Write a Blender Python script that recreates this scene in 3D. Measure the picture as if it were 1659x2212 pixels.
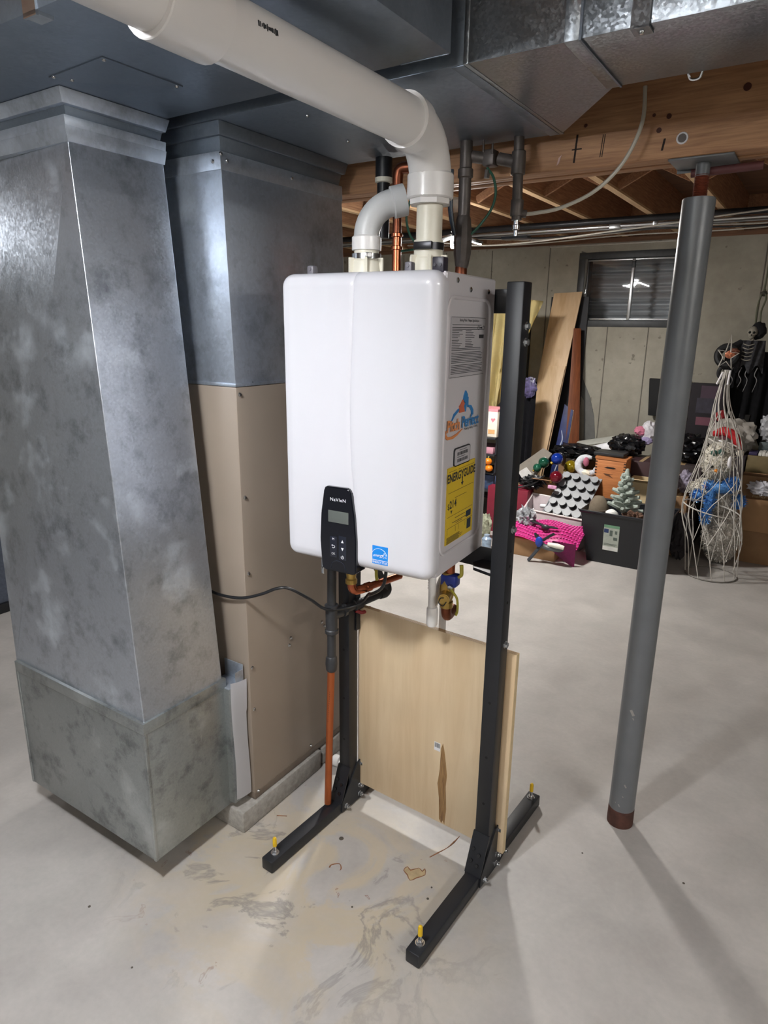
import bpy, bmesh, math, random
from mathutils import Vector, Matrix, noise
for o in list(bpy.data.objects): bpy.data.objects.remove(o)
SC = bpy.context.scene
COL = SC.collection
R = math.radians
random.seed(7)

# ------------------------------------------------------------------ camera
cd = bpy.data.cameras.new('camera'); cam = bpy.data.objects.new('camera', cd); COL.objects.link(cam)
cd.sensor_fit = 'HORIZONTAL'; cd.sensor_width = 36.0; cd.lens = 1437.0/1659*36
cd.clip_start = 0.02; cd.clip_end = 60
pit, rol, yaw = 0.2723, 0.0124, 0.5210
f_ = Vector((0, math.cos(pit), -math.sin(pit))); u_ = Vector((0, math.sin(pit), math.cos(pit))); r_ = Vector((1, 0, 0))
r2 = math.cos(rol)*r_ + math.sin(rol)*u_; u2 = -math.sin(rol)*r_ + math.cos(rol)*u_
mc = Matrix((r2, u2, -f_)).transposed().to_4x4()
cam.matrix_world = Matrix.Translation((1.0452, -1.3051, 1.5439)) @ Matrix.Rotation(yaw, 4, 'Z') @ mc
SC.camera = cam
# ------------------------------------------------------------------ world, exposure
w = bpy.data.worlds.new('night'); SC.world = w; w.use_nodes = True
w.node_tree.nodes['Background'].inputs[0].default_value = (0.02, 0.025, 0.035, 1)
w.node_tree.nodes['Background'].inputs[1].default_value = 0.2
SC.view_settings.view_transform = 'Standard'; SC.view_settings.look = 'None'
SC.view_settings.gamma = 1; SC.view_settings.use_curve_mapping = False
SC.view_settings.exposure = 0.85
LAMP_FAR = 450.0     # panel radiance of the lamp under the far joists
LAMP_NEAR = 275.0    # panel radiance of the lamp above the near end of the vent pipe
LAMP_FILL_SIDE = 50.0    # panel radiance of the fill lamp added in the left bay, out of view
LAMP_FILL_TUBE = 70.0     # tube radiance of the two fluorescent fill lights added out of view
WARM = (1.0, 0.97, 0.93); COOL = (0.95, 0.97, 1.0)

# ------------------------------------------------------------------ helpers
FR = {'W': Matrix.Identity(4), 'H': Matrix.Rotation(R(-3.1), 4, 'Z'), 'S': Matrix.Rotation(R(-6.0), 4, 'Z')}
ORG = {}

def lin(h):
    if isinstance(h, str):
        h = h.lstrip('#'); c = [int(h[i:i+2], 16)/255 for i in (0, 2, 4)]
        return tuple(((x+.055)/1.055)**2.4 if x > .04045 else x/12.92 for x in c)
    return h

class MB:
    def __init__(s): s.bm = bmesh.new()
    def _add(s, b, M=None):
        if M is not None: b.transform(M)
        bmesh.ops.recalc_face_normals(b, faces=b.faces)
        me = bpy.data.meshes.new('t'); b.to_mesh(me); b.free(); s.bm.from_mesh(me); bpy.data.meshes.remove(me); return s
    def box(s, x0, x1, y0, y1, z0, z1, bev=0, seg=2, M=None, jit=0):
        b = bmesh.new(); bmesh.ops.create_cube(b, size=1)
        for v in b.verts:
            v.co = Vector((x0 if v.co.x < 0 else x1, y0 if v.co.y < 0 else y1, z0 if v.co.z < 0 else z1))
            if jit: v.co += Vector([random.uniform(-jit, jit) for _ in 'xyz'])
        if bev: bmesh.ops.bevel(b, geom=b.edges[:], offset=bev, segments=seg, profile=.5, affect='EDGES')
        return s._add(b, M)
    def obox(s, c, size, M3, bev=0, seg=2):
        h = [q/2 for q in size]
        return s.box(-h[0], h[0], -h[1], h[1], -h[2], h[2], bev, seg, Matrix.Translation(c) @ M3.to_4x4())
    def hexa(s, P, bev=0):
        b = bmesh.new(); v = [b.verts.new(p) for p in P]
        for f in ((0,1,2,3),(4,5,6,7),(0,1,5,4),(1,2,6,5),(2,3,7,6),(3,0,4,7)): b.faces.new([v[i] for i in f])
        bmesh.ops.recalc_face_normals(b, faces=b.faces)
        if bev: bmesh.ops.bevel(b, geom=b.edges[:], offset=bev, segments=2, profile=.5, affect='EDGES')
        return s._add(b)
    def cyl(s, p0, p1, r, r2=None, seg=24, bev=0, cap=True):
        p0 = Vector(p0); p1 = Vector(p1); d = p1-p0
        b = bmesh.new(); bmesh.ops.create_cone(b, segments=seg, radius1=r, radius2=r if r2 is None else r2, depth=d.length, cap_ends=cap)
        if bev: bmesh.ops.bevel(b, geom=[e for e in b.edges if abs(e.verts[0].co.z-e.verts[1].co.z) < 1e-6], offset=bev, segments=2, affect='EDGES')
        M = Matrix.Translation((p0+p1)/2) @ d.to_track_quat('Z', 'Y').to_matrix().to_4x4()
        return s._add(b, M)
    def lathe(s, prof, base=(0,0,0), axis=(0,0,1), seg=28):
        b = bmesh.new(); rings = []
        for r, z in prof:
            rings.append([b.verts.new((max(r, 1e-5)*math.cos(2*math.pi*i/seg), max(r, 1e-5)*math.sin(2*math.pi*i/seg), z)) for i in range(seg)])
        for a, c in zip(rings, rings[1:]):
            for i in range(seg): b.faces.new((a[i], a[(i+1) % seg], c[(i+1) % seg], c[i]))
        b.faces.new(rings[0][::-1]); b.faces.new(rings[-1])
        M = Matrix.Translation(base) @ Vector(axis).to_track_quat('Z', 'Y').to_matrix().to_4x4()
        return s._add(b, M)
    def tube(s, pts, r, seg=12, sub=6, closed=False, sx=1.0):
        pts = [Vector(p) for p in pts]; n = len(pts); rr = r if isinstance(r, (list, tuple)) else [r]*n
        P = []; Q = []
        if sub > 1 and n > 2:
            for i in range(n if closed else n-1):
                a = pts[(i-1) % n] if closed or i > 0 else pts[0]*2-pts[1]
                b_ = pts[i]; c = pts[(i+1) % n]; d = pts[(i+2) % n] if closed or i+2 < n else pts[-1]*2-pts[-2]
                for k in range(sub):
                    t = k/sub
                    P.append(.5*((2*b_)+(c-a)*t+(2*a-5*b_+4*c-d)*t*t+(3*b_-a-3*c+d)*t**3)); Q.append(rr[i]*(1-t)+rr[(i+1) % n]*t)
            if not closed: P.append(pts[-1]); Q.append(rr[-1])
        else: P = pts; Q = list(rr)
        m = len(P); b = bmesh.new(); rings = []; N = None
        for i in range(m):
            t = (P[(i+1) % m]-P[i-1]) if closed else (P[min(i+1, m-1)]-P[max(i-1, 0)])
            t.normalize()
            if N is None: N = t.orthogonal().normalized()
            N = (N-t*N.dot(t)).normalized(); B = t.cross(N)
            rings.append([b.verts.new(P[i]+Q[i]*(math.cos(2*math.pi*k/seg)*N*sx+math.sin(2*math.pi*k/seg)*B)) for k in range(seg)])
        pr = list(zip(rings, rings[1:]))+([(rings[-1], rings[0])] if closed else [])
        for a, c in pr:
            for k in range(seg): b.faces.new((a[k], a[(k+1) % seg], c[(k+1) % seg], c[k]))
        if not closed: b.faces.new(rings[0][::-1]); b.faces.new(rings[-1])
        return s._add(b)
    def prism(s, poly, d0, d1, plane='xz', bev=0):
        f = {'xz': lambda a, c, d: (a, d, c), 'yz': lambda a, c, d: (d, a, c), 'xy': lambda a, c, d: (a, c, d)}[plane]
        b = bmesh.new(); A = [b.verts.new(f(p[0], p[1], d0)) for p in poly]; B = [b.verts.new(f(p[0], p[1], d1)) for p in poly]
        n = len(poly); b.faces.new(A); b.faces.new(B[::-1])
        for i in range(n): b.faces.new((A[i], A[(i+1) % n], B[(i+1) % n], B[i]))
        bmesh.ops.recalc_face_normals(b, faces=b.faces)
        if bev: bmesh.ops.bevel(b, geom=b.edges[:], offset=bev, segments=2, affect='EDGES')
        return s._add(b)
    def blob(s, c, size, sub=3, amp=0, freq=3, seed=0, flat=None):
        b = bmesh.new(); bmesh.ops.create_icosphere(b, subdivisions=sub, radius=1)
        for v in b.verts:
            k = 1+amp*noise.noise(v.co*freq+Vector((seed*7.1, seed*3.3, seed)))+amp*.5*noise.noise(v.co*freq*2.3+Vector((seed, 1, 2)))
            v.co *= k
            if flat is not None and v.co.z < flat: v.co.z = flat+(v.co.z-flat)*.1
            v.co = Vector((v.co.x*size[0], v.co.y*size[1], v.co.z*size[2]))+Vector(c)
        return s._add(b)
    def sheet(s, fn, nu, nv, th=0.0):
        b = bmesh.new(); V = [[b.verts.new(fn(i/nu, j/nv)) for j in range(nv+1)] for i in range(nu+1)]
        for i in range(nu):
            for j in range(nv): b.faces.new((V[i][j], V[i+1][j], V[i+1][j+1], V[i][j+1]))
        if th: bmesh.ops.solidify(b, geom=b.faces[:], thickness=th)
        return s._add(b)
    def quad(s, *P):
        b = bmesh.new(); b.faces.new([b.verts.new(p) for p in P])
        me = bpy.data.meshes.new('t'); b.to_mesh(me); b.free(); s.bm.from_mesh(me); bpy.data.meshes.remove(me); return s
    def mesh(s, name, mat, loc=(0,0,0), yaw=0, ang=35):
        M = Matrix.Rotation(-yaw, 4, 'Z') @ Matrix.Translation(-Vector(loc))
        s.bm.transform(M); me = bpy.data.meshes.new(name); s.bm.to_mesh(me); s.bm.free()
        for p in me.polygons: p.use_smooth = True
        me.set_sharp_from_angle(angle=R(ang)); me.materials.append(mat); return me

def props(o, label=None, cat=None, group=None, kind=None):
    if label: o['label'] = label
    if cat: o['category'] = cat
    if group: o['group'] = group
    if kind: o['kind'] = kind
    return o
def thing(name, label, cat, loc=(0,0,0), fr='H', yaw=0, group=None, kind=None):
    o = bpy.data.objects.new(name, None); COL.objects.link(o); o.empty_display_size = .05
    M = FR[fr]; o.location = M @ Vector(loc); o.rotation_euler = (0, 0, M.to_euler().z+yaw)
    ORG[o.name] = (Vector(loc), yaw); return props(o, label, cat, group, kind)
def part(name, mb, mat, parent, ang=35, label=None, kind=None):
    loc, yw = ORG[parent.name]
    o = bpy.data.objects.new(name, mb.mesh(name, mat, loc, yw, ang)); COL.objects.link(o); o.parent = parent
    ORG[o.name] = (loc, yw); return props(o, label, None, None, kind)
def share(name, src, parent, off):
    o = bpy.data.objects.new(name, src.data); COL.objects.link(o); o.parent = parent; o.location = off
    ORG[o.name] = ORG[parent.name]; return o
def solo(name, mb, mat, label, cat, loc=(0,0,0), fr='H', group=None, kind=None, ang=35):
    o = bpy.data.objects.new(name, mb.mesh(name, mat, loc, 0, ang)); COL.objects.link(o)
    M = FR[fr]; o.location = M @ Vector(loc); o.rotation_euler = (0, 0, M.to_euler().z)
    ORG[o.name] = (Vector(loc), 0); return props(o, label, cat, group, kind)
def structure(name, mb, mat, fr='H', ang=35): return solo(name, mb, mat, None, None, (0,0,0), fr, None, 'structure', ang)
def clone(root, loc, fr='H', yaw=0, label=None, group=None):
    r = root.copy(); COL.objects.link(r); M = FR[fr]; r.location = M @ Vector(loc); r.rotation_euler = (0, 0, M.to_euler().z+yaw)
    if label: r['label'] = label
    if group: r['group'] = group
    for ch in list(root.children):
        c = ch.copy(); COL.objects.link(c); c.parent = r
        for g in ch.children:
            d = g.copy(); COL.objects.link(d); d.parent = c
    return r
def text(name, s, parent, at, right, up, size, mat, align='CENTER', bold=0.0, sx=1.0, shear=0, mul=1.0):
    cu = bpy.data.curves.new('t', 'FONT'); cu.body = s; cu.size = size; cu.align_x = align; cu.align_y = 'CENTER'; cu.offset = bold; cu.shear = shear; cu.resolution_u = 3; cu.space_character = mul
    ob = bpy.data.objects.new('t', cu); COL.objects.link(ob)
    me = bpy.data.meshes.new_from_object(ob); bpy.data.objects.remove(ob); bpy.data.curves.remove(cu)
    r = Vector(right).normalized(); u = Vector(up).normalized(); n = r.cross(u)
    M = Matrix.Translation(at) @ Matrix((r*sx, u, n)).transposed().to_4x4()
    loc, yw = ORG[parent.name]
    me.transform(Matrix.Rotation(-yw, 4, 'Z') @ Matrix.Translation(-loc) @ M); me.name = name
    me.materials.clear(); me.materials.append(mat)
    o = bpy.data.objects.new(name, me); COL.objects.link(o); o.parent = parent; ORG[o.name] = ORG[parent.name]; return o

# ------------------------------------------------------------------ materials
def newmat(name):
    m = bpy.data.materials.new(name); m.use_nodes = True; nt = m.node_tree; b = nt.nodes['Principled BSDF']
    tc = nt.nodes.new('ShaderNodeTexCoord'); return m, nt, b, tc
def N(nt, t, **k):
    n = nt.nodes.new(t)
    for a, v in k.items():
        if hasattr(n, a): setattr(n, a, v)
        else: n.inputs[a].default_value = v
    return n
def ramp(nt, src, stops):
    r = nt.nodes.new('ShaderNodeValToRGB'); e = r.color_ramp.elements
    while len(e) < len(stops): e.new(.5)
    for q, (p, c) in zip(e, stops): q.position = p; q.color = (*c, 1) if len(c) == 3 else c
    nt.links.new(src, r.inputs[0]); return r
def mixc(nt, fac, a, b, mode='MIX'):
    m = nt.nodes.new('ShaderNodeMix'); m.data_type = 'RGBA'; m.blend_type = mode
    for s, v in ((m.inputs[0], fac), (m.inputs[6], a), (m.inputs[7], b)):
        if hasattr(v, 'is_output'): nt.links.new(v, s)
        else: s.default_value = v if not isinstance(v, tuple) else (*v[:3], 1)
    return m.outputs[2]
def noise_tex(nt, tc, scale, detail=4, rough=.55, stretch=None, coord='Object', dist=0):
    n = N(nt, 'ShaderNodeTexNoise'); n.inputs['Scale'].default_value = scale; n.inputs['Detail'].default_value = detail; n.inputs['Roughness'].default_value = rough; n.inputs['Distortion'].default_value = dist
    if stretch:
        mp = N(nt, 'ShaderNodeMapping'); mp.inputs['Scale'].default_value = stretch; nt.links.new(tc.outputs[coord], mp.inputs[0]); nt.links.new(mp.outputs[0], n.inputs['Vector'])
    else: nt.links.new(tc.outputs[coord], n.inputs['Vector'])
    return n
def bump(nt, b, h, strength=.2, dist=.01):
    n = N(nt, 'ShaderNodeBump'); n.inputs['Strength'].default_value = strength; n.inputs['Distance'].default_value = dist
    nt.links.new(h, n.inputs['Height']); nt.links.new(n.outputs[0], b.inputs['Normal']); return n
_c = {}
def P(hexc, rough=.5, metal=0, var=.08, scale=25, bmp=0, coat=0, trans=0, key=''):
    k = (hexc, rough, metal, var, scale, bmp, coat, trans)
    if k in _c: return _c[k]
    m, nt, b, tc = newmat('surface_%d' % len(_c)); c = lin(hexc)
    n = noise_tex(nt, tc, scale, 3)
    r = ramp(nt, n.outputs[0], [(.3, tuple(x*(1-var) for x in c)), (.7, tuple(min(1, x*(1+var)) for x in c))])
    nt.links.new(r.outputs[0], b.inputs['Base Color'])
    b.inputs['Roughness'].default_value = rough; b.inputs['Metallic'].default_value = metal
    b.inputs['Coat Weight'].default_value = coat; b.inputs['Coat Roughness'].default_value = .08
    b.inputs['Transmission Weight'].default_value = trans
    if bmp: bump(nt, b, n.outputs[0], bmp, .004)
    _c[k] = m; return m
def galv(name, base='#bcc5d1', rough=.42, stain=.6, spangle=120, dark='#747b84', oxide='#ccd5de', seed=0.0, spark=.06):
    m, nt, b, tc = newmat(name)
    v = N(nt, 'ShaderNodeTexVoronoi'); v.inputs['Scale'].default_value = spangle; nt.links.new(tc.outputs['Object'], v.inputs['Vector'])
    sep = N(nt, 'ShaderNodeSeparateColor'); nt.links.new(v.outputs['Color'], sep.inputs[0])
    mp = N(nt, 'ShaderNodeMapping'); mp.inputs['Location'].default_value = (seed, seed*1.7, seed*.6); nt.links.new(tc.outputs['Object'], mp.inputs[0])
    n1 = N(nt, 'ShaderNodeTexNoise'); n1.inputs['Scale'].default_value = 4.6; n1.inputs['Detail'].default_value = 7; n1.inputs['Roughness'].default_value = .62; nt.links.new(mp.outputs[0], n1.inputs['Vector'])
    n2 = N(nt, 'ShaderNodeTexNoise'); n2.inputs['Scale'].default_value = 11; n2.inputs['Detail'].default_value = 8; n2.inputs['Roughness'].default_value = .7; nt.links.new(mp.outputs[0], n2.inputs['Vector'])
    c = lin(base)
    spc = ramp(nt, sep.outputs[0], [(0, tuple(x*.95 for x in c)), (1, tuple(min(1, x*1.05) for x in c))])
    dk = ramp(nt, n2.outputs[0], [(.5, (0,0,0)), (.74, (stain,)*3)])
    col = mixc(nt, dk.outputs[0], spc.outputs[0], lin(dark))
    ox = ramp(nt, n1.outputs[0], [(.54, (0,0,0)), (.76, (stain,)*3)])
    col = mixc(nt, ox.outputs[0], col, lin(oxide))
    nt.links.new(col, b.inputs['Base Color'])
    mr = N(nt, 'ShaderNodeMapRange'); mr.inputs[3].default_value = .84; mr.inputs[4].default_value = .3; nt.links.new(ox.outputs[0], mr.inputs[0]); nt.links.new(mr.outputs[0], b.inputs['Metallic'])
    rr = N(nt, 'ShaderNodeMapRange'); rr.inputs[3].default_value = rough-.01; rr.inputs[4].default_value = rough+.035; nt.links.new(sep.outputs[1], rr.inputs[0]); nt.links.new(rr.outputs[0], b.inputs['Roughness'])
    n4 = N(nt, 'ShaderNodeTexNoise'); n4.inputs['Scale'].default_value = 34; n4.inputs['Detail'].default_value = 6; n4.inputs['Roughness'].default_value = .75; mp4 = N(nt, 'ShaderNodeMapping'); mp4.inputs['Scale'].default_value = (1, 1, .35); nt.links.new(mp.outputs[0], mp4.inputs[0]); nt.links.new(mp4.outputs[0], n4.inputs['Vector'])
    sc_ = ramp(nt, n4.outputs[0], [(.6, (0,0,0)), (.7, (.55*stain,)*3)]); nt.links.new(mixc(nt, sc_.outputs[0], col, lin(oxide)), b.inputs['Base Color'])
    sub_ = N(nt, 'ShaderNodeVectorMath', operation='SUBTRACT'); sub_.inputs[1].default_value = (.5, .5, .5); nt.links.new(v.outputs['Color'], sub_.inputs[0])
    scl = N(nt, 'ShaderNodeVectorMath', operation='SCALE'); scl.inputs['Scale'].default_value = spark; nt.links.new(sub_.outputs[0], scl.inputs[0])
    bn = N(nt, 'ShaderNodeBump'); bn.inputs['Strength'].default_value = .06; bn.inputs['Distance'].default_value = .01; nt.links.new(n1.outputs[0], bn.inputs['Height'])
    ad = N(nt, 'ShaderNodeVectorMath', operation='ADD'); nt.links.new(bn.outputs[0], ad.inputs[0]); nt.links.new(scl.outputs[0], ad.inputs[1]); nt.links.new(ad.outputs[0], b.inputs['Normal']); return m
def wood(name, a, bcol, ring=6.0, axis='x', rough=.55, knots=0, stretch=None, contrast=1.0):
    m, nt, b, tc = newmat(name)
    st = stretch or {'x': (1.2, 22, 22), 'y': (22, 1.2, 22), 'z': (22, 22, 1.2)}[axis]
    n = noise_tex(nt, tc, ring, 5, .6, st, dist=.6)
    n2 = noise_tex(nt, tc, 2.0, 3)
    r = ramp(nt, n.outputs[0], [(.5-.18/contrast, lin(a)), (.5+.18/contrast, lin(bcol))])
    r2_ = ramp(nt, n2.outputs[0], [(.3, (.86,.86,.86)), (.7, (1.08,1.06,1.04))])
    col = mixc(nt, 1.0, r.outputs[0], r2_.outputs[0], 'MULTIPLY')
    if knots:
        v = N(nt, 'ShaderNodeTexVoronoi'); v.inputs['Scale'].default_value = knots; nt.links.new(tc.outputs['Object'], v.inputs['Vector'])
        kr = ramp(nt, v.outputs['Distance'], [(.05, (1,1,1)), (.1, (0,0,0))]); col = mixc(nt, kr.outputs[0], col, lin('#3d2416'))
    nt.links.new(col, b.inputs['Base Color']); b.inputs['Roughness'].default_value = rough
    bump(nt, b, n.outputs[0], .08, .003); return m
def glassy(name, hexc, rough=.02, trans=1.0, ior=1.45, alpha=1.0):
    m, nt, b, tc = newmat(name); b.inputs['Base Color'].default_value = (*lin(hexc), 1); b.inputs['Roughness'].default_value = rough
    b.inputs['Transmission Weight'].default_value = trans; b.inputs['IOR'].default_value = ior; b.inputs['Alpha'].default_value = alpha; return m
def emit(name, col, s):
    m = bpy.data.materials.new(name); m.use_nodes = True; nt = m.node_tree; nt.nodes.clear()
    e = nt.nodes.new('ShaderNodeEmission'); e.inputs[0].default_value = (*col, 1); e.inputs[1].default_value = s
    o = nt.nodes.new('ShaderNodeOutputMaterial'); nt.links.new(e.outputs[0], o.inputs[0]); return m

def floor_mat():
    m, nt, b, tc = newmat('concrete_floor')
    n1 = noise_tex(nt, tc, 1.1, 5, .55); n2 = noise_tex(nt, tc, 5, 8, .62, dist=.4); n3 = noise_tex(nt, tc, 60, 3)
    base = ramp(nt, n1.outputs[0], [(.3, lin('#a3a09c')), (.7, lin('#b5b1ad'))])
    mot = ramp(nt, n2.outputs[0], [(.35, (.88,.87,.86)), (.65, (1.06,1.05,1.04))])
    col = mixc(nt, 1.0, base.outputs[0], mot.outputs[0], 'MULTIPLY')
    fine = ramp(nt, n3.outputs[0], [(.25, (.95,.95,.95)), (.75, (1.03,1.03,1.03))]); col = mixc(nt, 1.0, col, fine.outputs[0], 'MULTIPLY')
    # damp tan stains with hard rims where the old tank leaked, under and in front of the stand
    mp = N(nt, 'ShaderNodeMapping'); mp.inputs['Location'].default_value = (-.12, .12, 0); mp.inputs['Scale'].default_value = (1.55, 2.0, 1); nt.links.new(tc.outputs['Object'], mp.inputs[0])
    ln = N(nt, 'ShaderNodeVectorMath', operation='LENGTH'); nt.links.new(mp.outputs[0], ln.inputs[0])
    zone = ramp(nt, ln.outputs['Value'], [(.4, (1,1,1)), (1.05, (0,0,0))])
    ns = noise_tex(nt, tc, 3.3, 7, .6, dist=.9)
    tan = ramp(nt, ns.outputs[0], [(.42, (0,0,0)), (.48, (.8,.8,.8)), (.60, (.4,.4,.4)), (.70, (0,0,0))])
    ft = N(nt, 'ShaderNodeMath', operation='MULTIPLY'); nt.links.new(zone.outputs[0], ft.inputs[0]); nt.links.new(tan.outputs[0], ft.inputs[1])
    col = mixc(nt, ft.outputs[0], col, lin('#b3a68f'))
    nd = noise_tex(nt, tc, 4.6, 6, .6, dist=1.3); dk = ramp(nt, nd.outputs[0], [(.56, (0,0,0)), (.6, (.6,.6,.6)), (.66, (0,0,0))])
    fd = N(nt, 'ShaderNodeMath', operation='MULTIPLY'); nt.links.new(zone.outputs[0], fd.inputs[0]); nt.links.new(dk.outputs[0], fd.inputs[1])
    col = mixc(nt, fd.outputs[0], col, lin('#6f6c6b'))
    nr = noise_tex(nt, tc, 7.7, 3, .5, dist=2.0); rk = ramp(nt, nr.outputs[0], [(.700, (0,0,0)), (.715, (.8,.8,.8)), (.74, (.1,.1,.1))])
    fr = N(nt, 'ShaderNodeMath', operation='MULTIPLY'); nt.links.new(zone.outputs[0], fr.inputs[0]); nt.links.new(rk.outputs[0], fr.inputs[1])
    col = mixc(nt, fr.outputs[0], col, lin('#7a5138'))
    nt.links.new(col, b.inputs['Base Color'])
    rr = ramp(nt, n2.outputs[0], [(.3, (.42,)*3), (.7, (.6,)*3)]); nt.links.new(rr.outputs[0], b.inputs['Roughness'])
    bump(nt, b, n2.outputs[0], .05, .01); return m
def wall_mat():
    m, nt, b, tc = newmat('poured_concrete')
    n1 = noise_tex(nt, tc, 1.6, 6, .6); n2 = noise_tex(nt, tc, 12, 6, .6); n3 = noise_tex(nt, tc, 16, 2, .5)
    base = ramp(nt, n1.outputs[0], [(.3, lin('#9c988c')), (.7, lin('#b5b1a4'))])
    mot = ramp(nt, n2.outputs[0], [(.3, (.88,.87,.85)), (.7, (1.05,1.05,1.04))]); col = mixc(nt, 1.0, base.outputs[0], mot.outputs[0], 'MULTIPLY')
    pit_ = ramp(nt, n3.outputs[0], [(.68, (0,0,0)), (.74, (.7,.7,.7))]); col = mixc(nt, pit_.outputs[0], col, lin('#6b675c'))
    nt.links.new(col, b.inputs['Base Color']); b.inputs['Roughness'].default_value = .85; bump(nt, b, n2.outputs[0], .15, .01); return m

M_FLOOR = floor_mat(); M_WALL = wall_mat()
M_GALV = galv('galvanised_sheet', seed=1.0); M_GALV2 = galv('galvanised_taper', '#bac1cb', .30, .8, 190, '#6f757e', '#ced7e0', 4.3)
M_GALVD = galv('galvanised_scuffed', '#a2a7a7', .36, .85, 190, '#4c5052', '#bcc1c1', 7.7)
M_GALVB = galv('galvanised_spangle', '#8a8f94', .30, .12, 230, '#74787b', '#a9adb0', 2.2, .12)
M_TRUNK = galv('galvanised_trunk', '#7b8591', .42, .3, 130, '#656d78', '#8f98a4', 5.5)
M_WHITE = P('#d2d2d8', .22, 0, .01, 3, 0, .35); M_CASE = P('#cbc8cc', .3, 0, .015, 3)
M_PVC = P('#dddbd9', .3, 0, .02, 6, 0, .1); M_PVCGREY = P('#bfc0c0', .38, 0, .02, 8); M_CREAM = P('#dcd8c8', .38, 0, .025, 9)
M_BLACK = P('#191b20', .42, 0, .05, 40, .03); M_BLACKG = P('#14161d', .12, 0, .05, 8, 0, .5); M_RUBBER = P('#17181b', .4, 0, .1, 30)
M_IRON = P('#3f4043', .42, .5, .15, 40, .1); M_IRONDK = P('#57504c', .45, .4, .2, 35, .15)
M_STEEL = P('#c4c6c8', .22, 1, .08, 30); M_ZINC = P('#cfd2d5', .2, .95, .1, 40); M_ALU = P('#c9cbcd', .32, .9, .05, 30)
M_COPPER = P('#b8694a', .27, 1, .14, 14); M_COPPERD = P('#7d4a36', .4, .95, .25, 10); M_COPDULL = P('#b5643a', .42, .75, .1, 12)
M_BRASS = P('#b89a55', .3, .9, .15, 25); M_BLUE = P('#1d2f80', .35, 0, .08, 20); M_YELLOW = P('#d9b21c', .4, 0, .06, 20); M_YGREEN = P('#a39a3a', .4, 0, .1, 20)
M_BROWN = P('#94877a', .42, .15, .03, 6, .01); M_PAPER = P('#e2e1e4', .7, 0, .02, 5); M_GREYPAINT = P('#64676a', .36, 0, .06, 18, .05)
M_RUST = P('#4e3129', .8, .2, .35, 30, .3); M_RUSTTHREAD = P('#7a3f2c', .6, .4, .25, 40, .1)
M_PRINT = P('#2a2c30', .6, 0, .02, 5); M_PRINTW = P('#dfe1e6', .5, 0, .02, 5); M_GREEN = P('#24513f', .45, 0, .1, 30)
M_BEAM = wood('beam_fir', '#94694a', '#bd9169', 5, 'x', .6, 1.6); M_JOIST = wood('joist_spruce', '#8b6148', '#b78d6a', 5, 'y', .65)
M_JEDGE = wood('joist_edge', '#c3a077', '#dcc09a', 5, 'y', .6); M_SUB = wood('subfloor', '#6b4d3c', '#8a664e', 3, 'x', .8)
M_PLY = wood('birch_ply', '#cdb491', '#dcc7a6', 2.2, 'z', .5, 0, (9, 9, .9), .9); M_PLYEDGE = wood('ply_edge', '#b89a72', '#e0cca6', 6, 'z', .6, 0, (1, 160, 1))
M_PLY2 = wood('leaning_ply', '#c7a67e', '#dcc09a', 2.2, 'z', .5, 0, (9, 9, .9)); M_CARD = P('#a07c58', .8, 0, .06, 14, .05); M_CARDD = P('#8b6b4b', .8, 0, .08, 14, .05)
M_LOG = P('#94908a', .85, 0, .18, 60, .5)

# ------------------------------------------------------------------ room shell (H frame)
YB = 4.55; XL, XR, YF = -4.2, 4.2, -5.0; ZC = 2.49
fl_ = structure('floor', MB().box(XL-.2, XR+.2, YF-.2, YB+.2, -.15, 0), M_FLOOR)
M_RST = P('#80573c', .9, 0, .3, 80); M_TANF = P('#a3906f', .9, 0, .15, 50)
f1 = [(.301, .139), (.303, .157), (.318, .150), (.334, .171), (.349, .165), (.350, .178), (.362, .159), (.347, .136), (.336, .117), (.319, .13)]
part('rust_flake', MB().prism(f1, -.001, .0005, 'xy'), M_TANF, fl_); part('rust_ring', MB().tube([(x, y, 0) for x, y in f1], [random.uniform(.0008, .003) for _ in f1], 6, 2, True), M_RST, fl_)
f2 = [(.113, .025), (.112, .037), (.129, .053), (.143, .043), (.145, .034)]
part('rust_ring', MB().tube([(x, y, 0) for x, y in f2], [.0025, .002, .0012, .002, .001], 6, 3), M_RST, fl_)
part('rust_streak', MB().tube([(.34, .225, 0), (.352, .253, 0), (.366, .287, 0), (.373, .319, 0), (.376, .354, 0)], [.0015, .0022, .0012, .003, .0008], 6, 3), M_RST, fl_)
part('rust_streak', MB().tube([(-.162, .101, 0), (-.133, .118, 0)], .0018, 6, 1), M_RST, fl_)
for x, y, r in ((.073, .138, .008), (.41, .09, .004), (.40, .13, .003), (-.35, -.45, .004), (-.1, -.5, .003), (.25, -.05, .003), (1.0, .55, .004), (.72, .5, .003)): part('dark_spot', MB().lathe([(r, -.001), (r*.9, .0008), (r*.3, .0015)], (x, y, 0), (0, 0, 1), 10), P('#4d4840', .9, 0, .2, 60), fl_)
WX0, WX1, WZ0, WZ1 = -.735, .115, 1.595, 2.115       # rough window opening
wb = MB()
wb.box(XL-.2, WX0, YB, YB+.2, 0, 2.215).box(WX1, XR+.2, YB, YB+.2, 0, 2.215).box(WX0, WX1, YB, YB+.2, 0, WZ0).box(WX0, WX1, YB, YB+.2, WZ1, 2.215)
wallb = structure('wall_back', wb, M_WALL)
for x in (-2.45, -1.99, -1.53, -1.0, -.46, -.135, .62, 1.08, 1.54, 2.0):
    z1 = 1.56 if WX0 < x < WX1 else 2.2
    part('form_seam', MB().box(x-.004, x+.004, YB-.004, YB+.001, .0, z1, .0015), P('#76726a', .9, 0, .2, 30, .2), wallb)
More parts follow.
